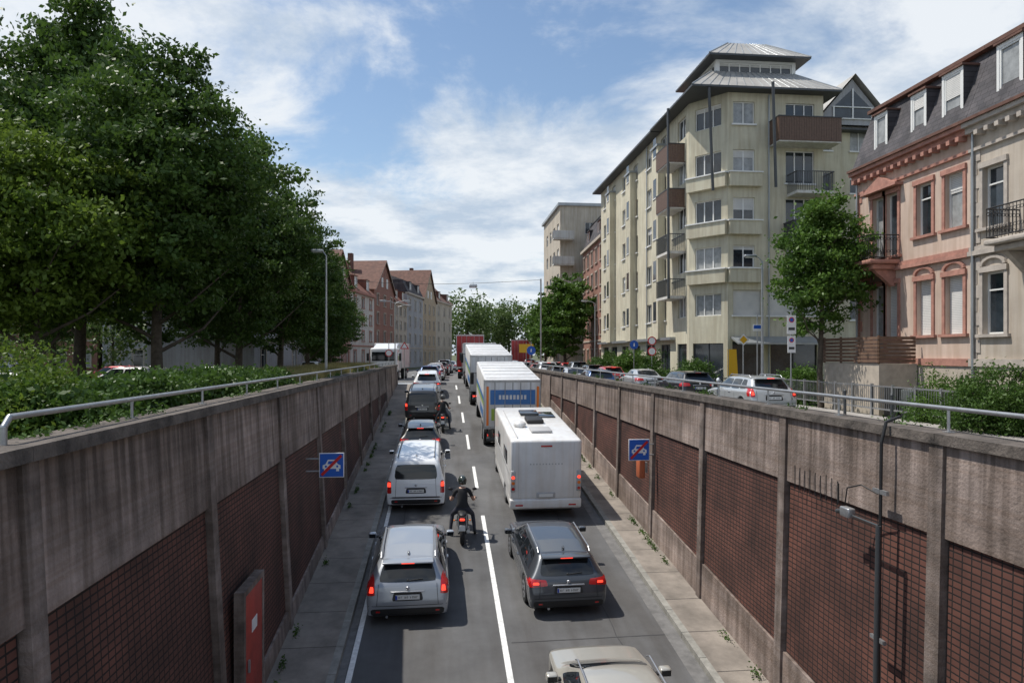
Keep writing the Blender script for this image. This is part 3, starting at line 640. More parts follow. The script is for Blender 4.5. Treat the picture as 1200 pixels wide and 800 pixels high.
shrub('hedge',-6.0,-4.6,9.5,21,0,1.68,leaf3,90000,.046)
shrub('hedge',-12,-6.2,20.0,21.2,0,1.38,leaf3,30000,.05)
def bush(name,x,y,r,h,mat,n=9000,ls=.06,seed=1):
    np.random.seed(seed); mb=MB(); cl=[]
    for i in range(5): mb.cyl((x,y,0),(x+math.cos(i*1.3)*r*.5,y+math.sin(i*1.3)*r*.5,h*.6),.03,barkm,.01,6)
    for i in range(120):
        d=np.random.normal(size=3); d/=np.linalg.norm(d); d[2]=abs(d[2])
        f=np.random.rand()**.35*(.9+.5*noise.noise(Vector(d*2)+Vector((seed*2.0,0,0))))
        cl.append([x+d[0]*r*f,y+d[1]*r*f,.15+d[2]*h*f*.95])
    C=np.repeat(np.array(cl),n//120,0); C=C+np.random.normal(size=C.shape)*np.array([.2,.2,.14])
    addleaves(mb,C,ls,mat,.5); mb.build(name)
bush('shrub',-6.1,9.6,1.35,2.35,leaf2,38000,.036,1); bush('shrub',-8.2,12.6,1.7,2.7,leaf2,34000,.04,2); bush('shrub',-5.3,6.8,1.1,2.0,leaf3,24000,.034,3)
bush('shrub',15.6,17.6,1.6,2.1,leaf3,26000,.045,4); bush('shrub',15.9,14.6,1.7,2.1,leaf3,20000,.045,5); bush('shrub',15.9,20.6,.9,1.5,leaf4,12000,.04,6)
bush('shrub',14.6,38.5,1.2,2.0,leaf3,8000,.08,7); bush('shrub',14.2,45.5,1.5,2.4,leaf3,9000,.08,8); bush('shrub',14.4,52,1.6,2.8,leaf4,9000,.09,9); bush('shrub',14.3,60,1.7,2.6,leaf3,9000,.09,10); bush('shrub',16.4,29.8,1.0,1.8,leaf4,8000,.06,12)
def bankz(x,y):
    a=min(1,max(0,(-3.95-x)/1.2)); b=min(1,max(0,(x+11)/3)); c=min(1,max(0,(y-21.5)/3)); d=min(1,max(0,(58-y)/6))
    return 1.2*a*b*c*d
mb=MB(); nx,ny=18,40; vs=[];fs=[]
for j in range(ny+1):
    for i in range(nx+1):
        x=-13.5+(13.5-3.94)*i/nx; y=21+38*j/ny; vs.append((x,y,bankz(x,y)+.01+.05*noise.noise(Vector((x*.8,y*.8,0)))*(bankz(x,y)>0)))
for j in range(ny):
    for i in range(nx): a=j*(nx+1)+i; fs.append((a,a+1,a+nx+2,a+nx+1))
mb.add(vs,fs,earth,True); mb.build('grass_bank')
np.random.seed(4); n=95000
gx=np.where(np.random.rand(n)<.87,np.random.uniform(-10,-3.95,n),np.random.uniform(-22,-10,n)); gy=np.random.uniform(21,58,n); gh=np.random.uniform(.2,.62,n)
gz=np.array([bankz(a,b) for a,b in zip(gx,gy)]); ang=np.random.rand(n)*6.28; w=.018
V=np.stack([np.stack([gx-w*np.cos(ang),gy-w*np.sin(ang),gz],1),np.stack([gx+w*np.cos(ang),gy+w*np.sin(ang),gz],1),np.stack([gx+np.random.normal(size=n)*.12,gy+np.random.normal(size=n)*.12,gz+gh],1)],1).reshape(-1,3)
me=bpy.data.meshes.new('grass'); me.from_pydata(V.tolist(),[],[(3*i,3*i+1,3*i+2) for i in range(n)]); me.materials.append(grassm); inst('grass',me,(0,0,0))
# weeds along the wall foot and coping
np.random.seed(9); mb=MB(); C=[]
for i in range(46):
    s=np.random.rand()<.5; y=np.random.uniform(9,45); x=-3.1 if s else 5.88
    for k in range(60): C.append([x+(.0 if s else 0)+abs(np.random.normal())*.06*(1 if s else -1),y+np.random.normal()*.12,zr(y)+.14+abs(np.random.normal())*.07])
for i in range(30):
    s=np.random.rand()<.5; y=np.random.uniform(6,40)
    for k in range(60): C.append([(-3.8 if s else 6.42)+np.random.normal()*.06,y+np.random.normal()*.2,(1.52 if s else 1.32)+abs(np.random.normal())*.06])
addleaves(mb,np.array(C),.028,leaf3); mb.build('weeds')
# ------------------------------------------------------------------ cars
def paint(n,c,metal=.35,rough=.32): return M('paint_'+n,c,rough,metal=metal,var=0,bump=0,coat=1)
KEY={
'wagon':dict(L=4.62,w=.90,H=1.48,ax=(.92,3.68),keys=[(0,.76,.55,.70,.60),(.03,.85,.62,.78,.68),(.10,.885,.84,.80,.92),(.17,.895,.93,.77,1.02),(.47,.90,.96,.64,1.36),(.62,.90,.96,.64,1.44),(1.3,.90,.95,.66,1.48),(2.3,.90,.94,.66,1.48),(2.75,.90,.93,.64,1.43),(3.45,.90,.92,.70,1.03),(3.6,.89,.90,.76,.97),(4.2,.86,.80,.76,.86),(4.5,.80,.66,.70,.72),(4.62,.66,.52,.55,.58)]),
'hatch':dict(L=4.15,w=.87,H=1.46,ax=(.72,3.28),keys=[(0,.74,.55,.68,.60),(.03,.82,.62,.76,.68),(.10,.86,.86,.78,.94),(.17,.87,.95,.75,1.02),(.42,.87,.96,.62,1.34),(.58,.87,.96,.62,1.42),(1.2,.87,.95,.64,1.46),(1.95,.87,.94,.64,1.45),(2.35,.87,.93,.62,1.40),(3.0,.87,.92,.68,1.03),(3.15,.86,.90,.74,.97),(3.75,.83,.80,.74,.86),(4.05,.77,.66,.68,.72),(4.15,.64,.52,.55,.58)]),
'sedan':dict(L=4.6,w=.89,H=1.43,ax=(.95,3.66),keys=[(0,.76,.55,.70,.62),(.03,.84,.62,.78,.72),(.08,.87,.86,.78,.94),(.20,.88,.90,.76,1.0),(.60,.89,.92,.74,1.02),(1.15,.89,.93,.62,1.34),(1.5,.89,.93,.62,1.41),(2.1,.89,.93,.64,1.43),(2.7,.89,.92,.62,1.38),(3.4,.89,.90,.70,1.0),(3.6,.88,.88,.76,.94),(4.2,.85,.78,.76,.84),(4.5,.79,.64,.70,.70),(4.6,.66,.52,.55,.58)]),
'suv':dict(L=4.4,w=.91,H=1.66,ax=(.82,3.5),keys=[(0,.78,.62,.70,.68),(.03,.86,.70,.80,.78),(.10,.89,.95,.80,1.02),(.16,.90,1.06,.77,1.14),(.38,.91,1.08,.66,1.50),(.52,.91,1.08,.66,1.60),(1.2,.91,1.07,.68,1.66),(2.1,.91,1.06,.68,1.65),(2.5,.91,1.05,.66,1.58),(3.15,.91,1.03,.72,1.16),(3.3,.90,1.0,.78,1.09),(3.95,.87,.92,.78,.98),(4.28,.81,.76,.72,.82),(4.4,.70,.6,.6,.66)]),
'van':dict(L=4.95,w=.95,H=1.90,ax=(1.0,4.0),keys=[(0,.84,.56,.78,.62),(.03,.92,.62,.84,.70),(.07,.94,.98,.84,1.08),(.11,.95,1.06,.82,1.2),(.20,.95,1.08,.78,1.66),(.32,.95,1.08,.77,1.84),(1.0,.95,1.08,.78,1.90),(3.0,.95,1.07,.78,1.89),(3.5,.95,1.06,.76,1.80),(4.25,.95,1.04,.76,1.18),(4.4,.94,1.0,.80,1.08),(4.75,.90,.86,.78,.92),(4.9,.84,.7,.72,.76),(4.95,.74,.6,.6,.64)]),
}
def carmesh(kind,pm,brake=False,rails=False,light='wide',lowblack=True,wheelr=None,plate=True):
    K=KEY[kind]; L_=K['L'];wm=K['w'];H=K['H']; keys=K['keys']; hz=H-1.47
    wr=wheelr or (.33 if kind not in('suv','van') else .36)
    ys=set(k[0] for k in keys)
    for a in K['ax']:
        for d in (-wr-.10,-wr-.04,-wr*.72,-wr*.3,wr*.3,wr*.72,wr+.04,wr+.10): ys.add(a+d)
    ys=sorted(ys)
    out=[ys[0]]
    for y in ys[1:]:
        if y-out[-1]>.025: out.append(y)
    ys=out
    def par(y):
        for i in range(len(keys)-1):
            a,b=keys[i],keys[i+1]
            if a[0]<=y<=b[0]+1e-6:
                t=(y-a[0])/(b[0]-a[0]); return [a[j]+(b[j]-a[j])*t for j in range(1,5)]
        return list(keys[-1][1:])
    zbase=.24 if kind not in('suv','van') else .30
    bm=bmesh.new(); rings=[]
    for y in ys:
        w,be,wt,zt=par(y); zb=zbase+(.08 if y<.02 or y>L_-.02 else 0)
        for a in K['ax']:
            d=abs(y-a)
            if d<wr+.06: zb=max(zb,wr*.98+math.sqrt(max(0,(wr+.07)**2-d*d))*1.0)
        zb=min(zb,be-.12); cz=zb
        half=[(w*.80,cz),(w*.97,zb+.02),(w,zb+(be-zb)*.45),(w*.995,be-.06),(w*.965,be),(wt,zt-.075*(1 if zt>1.1 else .5)),(wt*.86,zt-.015),(wt*.45,zt)]
        half[5]=(half[5][0],max(half[5][1],be+.005))
        ring=[bm.verts.new((0,y,cz))]+[bm.verts.new((x,y,z)) for x,z in half]+[bm.verts.new((0,y,zt+.008))]+[bm.verts.new((-x,y,z)) for x,z in reversed(half)]
        rings.append(ring)
    n=len(rings[0])
    for i in range(len(rings)-1):
        for j in range(n):
            bm.faces.new((rings[i][j],rings[i][(j+1)%n],rings[i+1][(j+1)%n],rings[i+1][j]))
    bm.faces.new(rings[0][::-1]); bm.faces.new(rings[-1])
    cl=bm.edges.layers.float.new('crease_edge')
    for i in range(len(rings)-1):
        for j in (4,5,n-5,n-4):
            e=bm.edges.get((rings[i][j],rings[i+1][j])); 
            if e: e[cl]=.35
        for j in (1,2,n-2,n-1):
            e=bm.edges.get((rings[i][j],rings[i+1][j]))
            if e: e[cl]=.6
    bmesh.ops.recalc_face_normals(bm,faces=bm.faces[:])
    me=bpy.data.meshes.new('tmpcar'); bm.to_mesh(me); bm.free()
    ob=bpy.data.objects.new('tmpcar',me); bpy.context.scene.collection.objects.link(ob)
    md=ob.modifiers.new('s','SUBSURF'); md.levels=2; md.render_levels=2
    dg=bpy.context.evaluated_depsgraph_get(); ev=ob.evaluated_get(dg); em=ev.to_mesh()
    V=[v.co.copy() for v in em.vertices]; F=[list(p.vertices) for p in em.polygons]
    ev.to_mesh_clear(); bpy.data.objects.remove(ob); bpy.data.meshes.remove(me)
    bvh=BVHTree.FromPolygons(V,F); mb=MB(); mb.add(V,F,pm,True)
    def patch(q,mat,frm,off=.006,nu=10,nv=6,rd=.25,flip=True):
        for sgn in ((1,-1) if flip else (1,)):
            vs=[];ok=[]
            for j in range(nv+1):
                for i in range(nu+1):
                    u=2*i/nu-1;v=2*j/nv-1
                    uu=u*math.sqrt(1-rd*v*v*v*v/2); vv=v*math.sqrt(1-rd*u*u*u*u/2)
                    a=(uu+1)/2;b=(vv+1)/2
                    p=[(q[0][k]*(1-a)+q[1][k]*a)*(1-b)+(q[3][k]*(1-a)+q[2][k]*a)*b for k in (0,1)]
                    if frm=='rear': o=Vector((p[0]*sgn,-2,p[1])); d=Vector((0,1,0))
                    elif frm=='front': o=Vector((p[0]*sgn,L_+2,p[1])); d=Vector((0,-1,0))
                    else: o=Vector((3*sgn,p[0],p[1])); d=Vector((-sgn,0,0))
                    h=bvh.ray_cast(o,d)
                    if h[0] is None: vs.append(o); ok.append(False)
                    else:
                        nn=h[1]; nn=nn if nn.dot(d)<0 else -nn
                        vs.append(h[0]+nn*off); ok.append(True)
            fs=[]
            for j in range(nv):
                for i in range(nu):
                    a=j*(nu+1)+i; f=(a,a+1,a+nu+2,a+nu+1)
                    if all(ok[k] for k in f):
                        ds=[(vs[f[k]]-vs[f[(k+1)%4]]).length for k in range(4)]
                        if max(ds)<.5: fs.append(f)
            mb.add(vs,fs,mat,True)
    if kind=='sedan': patch([(-.60,1.05),(.60,1.05),(.52,1.35),(-.52,1.35)],carglass,'rear',flip=False,nu=14)
    elif kind=='van': patch([(-.70,1.20),(.70,1.20),(.64,1.70),(-.64,1.70)],carglass,'rear',flip=False,nu=14)
    else: patch([(-.64,1.00+hz*.85),(.64,1.00+hz*.85),(.53,1.35+hz),(-.53,1.35+hz)],carglass,'rear',flip=False,nu=14)
    if kind=='van':
        patch([(.35,1.18),(1.55,1.18),(1.55,1.68),(.42,1.68)],carglass,'side'); patch([(1.65,1.18),(2.75,1.18),(2.75,1.68),(1.65,1.68)],carglass,'side'); patch([(2.85,1.16),(3.95,1.14),(3.45,1.66),(2.85,1.68)],carglass,'side')
        patch([(-.76,1.2),(.76,1.2),(.66,1.72),(-.66,1.72)],carglass,'front',flip=False,nu=14)
    else:
        zb0=(1.0 if kind!='suv' else 1.12); zt0=H-.12
        f0={'wagon':.62,'hatch':.60,'sedan':1.25,'suv':.55}[kind]; wb={'wagon':3.2,'hatch':2.78,'sedan':3.15,'suv':2.92}[kind]; wt_={'wagon':2.62,'hatch':2.25,'sedan':2.6,'suv':2.42}[kind]
        mid=(f0+wb)/2-.05; q1=f0+(mid-f0)*.38
        if kind in('wagon','suv'):
            patch([(f0-.05,zb0+.02),(q1-.03,zb0),(q1-.03,zt0),(f0+.15,zt0-.02)],carglass,'side',nu=6)
            patch([(q1+.03,zb0),(mid-.03,zb0),(mid-.03,zt0),(q1+.03,zt0)],carglass,'side',nu=6)
        else: patch([(f0,zb0+.01),(mid-.03,zb0),(mid-.03,zt0),(f0+.28,zt0-.03)],carglass,'side')
        patch([(mid+.03,zb0),(wb,zb0-.01),(wt_,zt0),(mid+.03,zt0)],carglass,'side')
        patch([(-.66,1.04+hz*.8),(.66,1.04+hz*.8),(.56,H-.09),(-.56,H-.09)],carglass,'front',flip=False,nu=14)
        patch([(-.38,.5+hz*.6),(.38,.5+hz*.6),(.38,.64+hz*.6),(-.38,.64+hz*.6)],black,'front',flip=False)
    lz=hz*.5
    rl=redon if brake else redl
    if kind=='van':
        patch([(.78,.72),(.925,.72),(.905,1.15),(.80,1.15)],redl,'rear',nu=5); 
        if brake: patch([(.80,.95),(.91,.95),(.90,1.1),(.81,1.1)],redon,'rear',nu=4,off=.012)
        patch([(-.78,.55),(.78,.55),(.78,.60),(-.78,.60)],black,'rear',flip=False)
        for s in(-1,1): mb.box(s*.60-.01,s*.60+.01,.45,3.3,1.885,1.93,black)
    elif light=='wide':
        patch([(.46,.80+lz),(.885,.77+lz),(.865,.95+lz),(.50,.93+lz)],redl,'rear',nu=10,off=.010)
        if brake: patch([(.66,.83+lz),(.80,.83+lz),(.79,.88+lz),(.67,.88+lz)],redon,'rear',nu=4,off=.017)
        patch([(.14,.78+lz),(.42,.76+lz),(.42,.90+lz),(.14,.91+lz)],redl,'side',nu=5,off=.01)
    else:
        patch([(.70,.74+lz),(.875,.74+lz),(.80,1.12+lz*1.6),(.72,1.08+lz*1.6)],redl,'rear',nu=6,off=.010)
        if brake: patch([(.73,.80+lz),(.83,.80+lz),(.80,.92+lz),(.74,.92+lz)],redon,'rear',nu=4,off=.017)
        patch([(.12,.76+lz),(.32,.76+lz),(.40,1.0+lz),(.2,1.0+lz)],redl,'side',nu=5,off=.01)
    if lowblack: patch([(-.78,zbase+.03),(.78,zbase+.03),(.80,zbase+.20),(-.80,zbase+.20)],black,'rear',flip=False,nu=14)
    patch([(.55,.52+lz*.8),(.80,.56+lz*.8),(.80,.70+lz*.8),(.58,.66+lz*.8)],headl,'front')
    pz=.70+lz if kind!='van' else .80
    h=bvh.ray_cast(Vector((0,-2,pz)),Vector((0,1,0))); py=h[0].y if h[0] else 0
    patch([(-.34,pz-.09),(.34,pz-.09),(.30,pz+.10),(-.30,pz+.10)],black,'rear',flip=False,off=.004)
    if plate:
        mb.box(-.26,.26,py-.035,py-.012,pz-.055,pz+.055,platem); mb.box(-.26,-.22,py-.037,py-.0351,pz-.05,pz+.05,plateblue)
        for i,xx in enumerate((-.18,-.13,-.05,-.005,.07,.115,.16,.205)):
            mb.box(xx-.014,xx-.006,py-.0365,py-.0351,pz-.026,pz+.026,black)
            if i%3!=1: mb.box(xx+.006,xx+.013,py-.0365,py-.0351,pz-.026,pz+.026,black)
            mb.box(xx-.006,xx+.012,py-.0364,py-.0351,pz+(.018 if i%2 else -.004),pz+(.026 if i%2 else .004),black)
    mb.rbox(-.36,.36,py-.03,py+.02,pz+.115,pz+.145,.01,rim,2)
    mb.ell((0,py+.02,pz+.20),(.045,.03,.045),rim,10)
    patch([(-.84,zbase+.26),(.84,zbase+.26),(.84,zbase+.272),(-.84,zbase+.272)],black,'rear',flip=False,nu=16,nv=1,off=.005,rd=0)
    for s in (.655,): patch([(s,zbase+.28),(s+.01,zbase+.28),(s-.02,.96+hz*.8),(s-.03,.96+hz*.8)],black,'rear',nu=1,nv=6,off=.012,rd=0)
    for s in(-.68,.60): patch([(s,zbase+.11),(s+.09,zbase+.11),(s+.09,zbase+.15),(s,zbase+.15)],redl,'rear',flip=False,nu=2,nv=1,off=.012)
    my=(K['ax'][0]+K['ax'][1])/2
    for yy in (my-.02,my+.95,my-.85): patch([(yy,zbase+.1),(yy+.012,zbase+.1),(yy+.012,.94+hz*.7),(yy,.94+hz*.7)],black,'side',nu=1,nv=6,off=.003,rd=0)
    for yy in (my-.25,my+.78-.08): 
        for s in(1,-1): mb.rbox(s*(wm+.005)-.015,s*(wm+.005)+.015,yy-.25,yy-.07,.84+hz*.6,.87+hz*.6,.008,pm,2)
    zs=H-.065
    if kind in('wagon','hatch','suv'):
        yy=.40 if kind!='suv' else .33
        mb.rbox(-.56,.56,yy-.10,yy+.20,zs-.035,zs+.012,.018,pm,2); mb.box(-.14,.14,yy-.104,yy-.101,zs-.02,zs,rl)
        h2=bvh.ray_cast(Vector((0,-2,1.03+hz*.9)),Vector((0,1,0)))
        if h2[0]: 
            q=h2[0]; mb.cyl((0,q.y-.02,q.z),(.33,q.y+.0,q.z+.03),.010,black,n=5); mb.ell((0,q.y-.01,q.z),(.03,.02,.03),black,8)
    mb.ell((0,.75,H+.01),(.03,.09,.035),pm,10)
    if rails:
        for s in(-1,1):
            x=s*.60; mb.tube([(x,.62,H-.055),(x,.75,H+.03),(x,2.35,H+.03),(x,2.5,H-.055)],.017,rim,8)
    my_={'wagon':3.05,'hatch':2.62,'sedan':3.0,'suv':2.75,'van':3.75}[kind]; mz=1.0+hz*.55 if kind!='van' else 1.2
    for s in(-1,1):
        mb.rbox(s*(wm+.10)-.10,s*(wm+.10)+.10,my_-.07,my_+.09,mz-.06,mz+.09,.04,pm,3); mb.box(s*(wm+.10)-.08,s*(wm+.10)+.08,my_-.076,my_-.071,mz-.04,mz+.07,carglass)
        mb.box(min(s*wm*.94,s*(wm+.02)),max(s*wm*.94,s*(wm+.02)),my_-.02,my_+.05,mz-.05,mz-.01,black)
    for a in K['ax']:
        for s in(-1,1):
            xo=s*(wm-.015); xi=s*(wm-.22)
            mb.cyl((xi,a,wr),(xo,a,wr),wr,rubber,n=24); mb.cyl((xo-s*.03,a,wr),(xo+s*.003,a,wr),wr*.68,rim,n=20)
            mb.cyl((xo,a,wr),(xo+s*.006,a,wr),wr*.16,black,n=10)
            for t in range(5):
                an=t*1.2566+.6; mb.cyl((xo+s*.006,a+math.cos(an)*wr*.42,wr+math.sin(an)*wr*.42),(xo+s*.007,a+math.cos(an)*wr*.42,wr+math.sin(an)*wr*.42),wr*.13,black,n=6)
        mb.box(-wm+.24,wm-.24,a-.32,a+.32,.2,.62,black)
    mb.box(-wm+.12,wm-.12,.25,L_-.3,.18,.30,black)
    mb.cyl((-.45,-.0,.24),(-.45,.2,.24),.03,rim,n=8)
    return mb
P_={'silver':paint('silver',(.33,.35,.38)),'dark':paint('darkgrey',(.06,.068,.08)),'beige':paint('beige_silver',(.44,.42,.37)),'white':paint('white',(.76,.77,.78),0,.35),
'black':paint('black',(.012,.013,.015),.1),'red':paint('red',(.45,.02,.02),.1),'blue':paint('blue',(.03,.07,.18)),'lsilver':paint('light_silver',(.45,.47,.48)),'grey':paint('grey',(.14,.15,.165))}
def onramp(mb,name,x,y,yaw=0,sz=.91):
    sl=math.atan2(zr(y+4)-zr(y),4)
    return mb.build(name,(x,y,zr(y)+.003),(sl,0,yaw),(1,1,sz))
onramp(carmesh('wagon',P_['silver'],brake=True,rails=True,light='tall'),'estate_car',-.78,15.0,R(1))
onramp(carmesh('wagon',P_['dark'],brake=True,rails=True,light='wide'),'estate_car',2.78,15.1,R(1.5),.89)
onramp(carmesh('hatch',P_['beige'],brake=False,rails=True),'hatchback_car',2.8,8.7,R(1))
onramp(carmesh('van',P_['white'],brake=True,light='tall'),'passenger_van',-.9,22.4)
onramp(carmesh('hatch',P_['black'],brake=True),'hatchback_car',-1.0,29.4,R(.5))
onramp(carmesh('van',P_['black'],brake=True),'passenger_van',-1.15,37.2)
c_w=carmesh('suv',P_['white'],brake=True).mesh('c_w'); c_s=carmesh('sedan',P_['lsilver'],light='wide').mesh('c_s'); c_g=carmesh('suv',P_['grey']).mesh('c_g')
c_b=carmesh('hatch',P_['blue'],light='tall').mesh('c_b'); c_r=carmesh('hatch',P_['red'],brake=True).mesh('c_r'); c_k=carmesh('wagon',P_['black']).mesh('c_k'); c_ws=carmesh('wagon',P_['lsilver'],rails=True,brake=True,light='tall').mesh('c_ws'); c_wh=carmesh('hatch',P_['white']).mesh('c_wh'); c_v=carmesh('van',P_['white']).mesh('c_v')
def C_(me,x,y,yaw=0,name='car'):
    inst(name,me,(x,y,zr(y)+.004 if XL<x<XR and y<55 else .01),(math.atan2(zr(y+4)-zr(y),4) if y<55 and XL<x<XR else 0,0,R(yaw)))
C_(c_w,-1.1,45); C_(c_b,-1.1,52.5); C_(c_s,-.9,59,-2); C_(c_wh,-.8,66,-2); C_(c_k,-.4,73,-3); C_(c_g,0,81,-4); C_(c_s,.8,89,-5)
C_(c_ws,11.9,23.6); C_(c_k,12.0,31.0); C_(c_s,11.9,38.2); C_(c_r,11.6,45.6); C_(c_k,12.1,53.2); C_(c_g,12.2,60.2); C_(c_r,12.4,67,-3); C_(c_ws,12.6,74,-4)
for i,c in enumerate((c_b,c_s,c_k,c_w,c_r,c_k,c_s)): C_(c,8.6+.05*i,36.5+i*6.6,-1 if i>3 else 0)
for i,c in enumerate((c_r,c_g,c_wh,c_k,c_s)): C_(c,10.5+i*1.0,84+i*7,-7)
for i,c in enumerate((c_w,c_g,c_s,c_b)): C_(c,6+i*.9,62+i*6.8,-4)
C_(c_w,-14.2,36.5,80,'parked_car'); C_(c_g,-11.0,38.5,80,'parked_car'); C_(c_s,-19.5,36,82,'parked_car'); C_(c_v,-24,42,82,'parked_van'); C_(c_w,-12,62,0,'parked_car'); C_(c_r,-22,52,80,'parked_car')
# ------------------------------------------------------------------ camper
mb=MB(); wv=M('camper_white',(.76,.76,.75),.35,var=.08,scale=1.5,bump=0,coat=.4,streak=.08); wg=M('camper_grey_trim',(.42,.42,.42),.5,var=0,bump=0)
mb.rbox(-1.14,1.14,0,5.9,.72,2.82,.10,wv,4); mb.rbox(-1.12,1.12,.03,1.6,.36,.80,.06,wv,3); mb.rbox(-1.12,1.12,2.3,5.8,.36,.80,.06,wv,3)
mb.rbox(-1.0,1.0,5.4,7.0,.45,1.75,.25,wv,4); mb.add([(-.9,5.8,1.6),(.9,5.8,1.6),(.85,5.9,2.5),(-.85,5.9,2.5),(-.85,6.4,1.65),(.85,6.4,1.65)],[(4,5,2,3)],carglass,False)
mb.rbox(-1.15,1.15,-.03,.25,.40,.74,.06,wv,3)
for s in(-1,1):
    mb.rbox(s*1.05-.075,s*1.05+.075,-.03,.04,1.0,1.75,.03,wg,2)
    for i,m_ in enumerate((redl,orange,redon)): mb.cyl((s*1.05,-.03,1.12+i*.2),(s*1.05,-.045,1.12+i*.2),.055,m_,n=14)
    mb.rbox(s*.85-.12,s*.85+.12,-.04,.0,.50,.56,.01,redl,2)
    mb.box(s*.88-.004,s*.88+.004,-.004,.001,.8,2.72,wg)
mb.box(-.22,.22,-.033,-.031,.82,.93,platem); mb.rbox(-.30,.30,-.03,.02,.78,.97,.02,wg,2)
mb.rbox(-.18,.18,-.02,.01,2.58,2.64,.01,redl,2)
for xx in np.linspace(-.5,.5,11): mb.box(xx-.02,xx+.02,-.003,.001,1.95,2.0,wg)
mb.tube([(-.9,.25,2.86),(-.9,5.0,2.86)],.015,wg,6)
mb.box(-1.145,-1.14,.3,5.5,1.5,1.62,wg); mb.rbox(-1.16,-1.13,1.0,2.0,1.7,2.2,.01,carglass,2); mb.rbox(-1.16,-1.13,3.5,4.2,1.7,2.2,.01,carglass,2)
mb.rbox(-.35,.35,1.0,1.7,2.82,2.92,.04,wg,2); mb.rbox(-.3,.3,2.5,3.3,2.82,2.98,.05,black,3); mb.rbox(.3,.9,3.6,4.6,2.83,2.87,.01,carglass,2); mb.rbox(-.35,.35,4.0,4.8,2.82,2.92,.04,carglass,2)
mb.ell((-.6,2.1,2.9),(.22,.22,.14),wv,14)
for a in(1.95,5.9):
    for s in(-1,1): mb.cyl((s*.86,a,.36),(s*1.10,a,.36),.36,rubber,n=22); mb.cyl((s*1.08,a,.36),(s*1.105,a,.36),.22,rim,n=16)
mb.box(-.9,.9,.3,6.4,.22,.5,black)
for s in(-1,1): mb.rbox(s*1.3-.1,s*1.3+.1,6.0,6.12,1.45,1.85,.04,black,2); mb.cyl((s*1.0,6.05,1.5),(s*1.25,6.05,1.55),.03,black,n=6)
onramp(mb,'motorhome',3.22,21.5,R(.5),.91)
# ------------------------------------------------------------------ trucks
bluet=M('truck_blue',(.04,.16,.42),.4,var=.1,bump=0); greent=M('truck_green',(.30,.42,.05),.4,var=.1,bump=0); redt=M('truck_red',(.36,.03,.03),.4,var=.2,scale=1,bump=.05); wtk=M('truck_white',(.68,.69,.70),.4,var=.12,scale=.8,bump=0,streak=.12)
def truck(name,x,y,col,L_,H,art=False,cab=P_['white'],stripes=True,yaw=0):
    mb=MB(); w=1.25
    mb.rbox(-w,w,0,L_,1.05,H,.035,col,2)
    mb.box(-.012,.012,-.012,-.001,1.15,H-.12,steel_dk)
    for s in(-1,1):
        for xx in(.35,.8): mb.cyl((s*xx,-.02,1.1),(s*xx,-.02,H-.1),.018,steel,n=6)
        mb.box(s*w-.05,s*w+.005,-.015,-.002,1.05,H,steel)
    mb.box(-w,w,-.014,-.003,H-.12,H-.01,steel); mb.box(-w,w,-.014,-.003,1.05,1.15,steel)
    if stripes:
        for s in(-1,1):
            mb.box(s*(w+.004)-.003,s*(w+.004)+.003,.2,L_-.2,H*.66,H*.73,bluet); mb.box(s*(w+.004)-.003,s*(w+.004)+.003,.2,L_-.2,H*.60,H*.655,greent)
            mb.box(s*(w+.004)-.003,s*(w+.004)+.003,1.2,L_*.5,H*.40,H*.52,bluet)
    if art:
        mb.box(-1.0,1.0,-.024,-.0205,H*.66,H*.86,bluet); mb.box(-.95,.1,-.028,-.0245,H*.44,H*.60,greent); mb.box(.2,.95,-.028,-.0245,H*.40,H*.62,wg)
        for i in range(8): mb.box(-.62+i*.16,-.52+i*.16,-.028,-.0245,H*.73,H*.79,wtk)
        for s in(-1,1): mb.box(s*1.12-.05,s*1.12+.05,-.028,-.022,1.2,H-.3,orange)
    n=int(L_/1.2)
    for i in range(n): yy=.6+i*1.2; mb.box(-w+.1,w-.1,yy,yy+.03,H,H+.015,steel)
    mb.box(-.45,.45,.2,L_+1.2,.75,1.04,steel_dk); mb.rbox(-1.15,1.15,.0,.12,.50,.66,.03,steel_dk,2)
    for s in(-1,1):
        mb.rbox(s*.98-.16,s*.98+.16,-.03,.03,.70,.84,.02,redl,2); mb.box(s*1.05-.06,s*1.05+.06,-.036,-.031,.73,.81,redon)
        mb.box(s*.85-.25,s*.85+.25,.95,.97,.25,.75,black)
    mb.box(-.26,.26,-.036,-.02,.72,.83,platem)
    for a in (1.6,2.8,L_+1.4):
        for s in(-1,1): mb.cyl((s*.88,a,.48),(s*1.2,a,.48),.48,rubber,n=20); mb.cyl((s*1.19,a,.48),(s*1.21,a,.48),.27,rim,n=14)
    mb.rbox(-1.2,1.2,L_+.35,L_+2.3,.7,2.85,.15,cab,3)
    mb.hexa([(-1.1,L_+.35,2.8),(1.1,L_+.35,2.8),(1.05,L_+1.9,2.8),(-1.05,L_+1.9,2.8)],[(-1.0,L_+.35,H),(1.0,L_+.35,H),(.9,L_+.8,H-.05),(-.9,L_+.8,H-.05)],cab)
    mb.box(-1.05,1.05,L_+2.301,L_+2.31,1.7,2.5,carglass)
    for s in(-1,1):
        mb.box(s*1.203-.003,s*1.203+.003,L_+1.1,L_+2.1,1.75,2.45,carglass); mb.rbox(s*1.42-.1,s*1.42+.1,L_+2.1,L_+2.25,1.7,2.4,.04,black,2); mb.cyl((s*1.2,L_+2.15,2.35),(s*1.4,L_+2.15,2.35),.02,black,n=6)
    if y<55: onramp(mb,name,x,y,R(yaw),1)
    else: mb.build(name,(x,y,.01),(0,0,R(yaw)))
truck('box_truck',3.05,30.4,wtk,7.2,3.25,True); truck('box_truck',2.85,41.2,wtk,7.5,3.25,False,yaw=.5); truck('box_truck',2.75,52.3,wtk,6.5,3.2,False,stripes=False,yaw=-1)
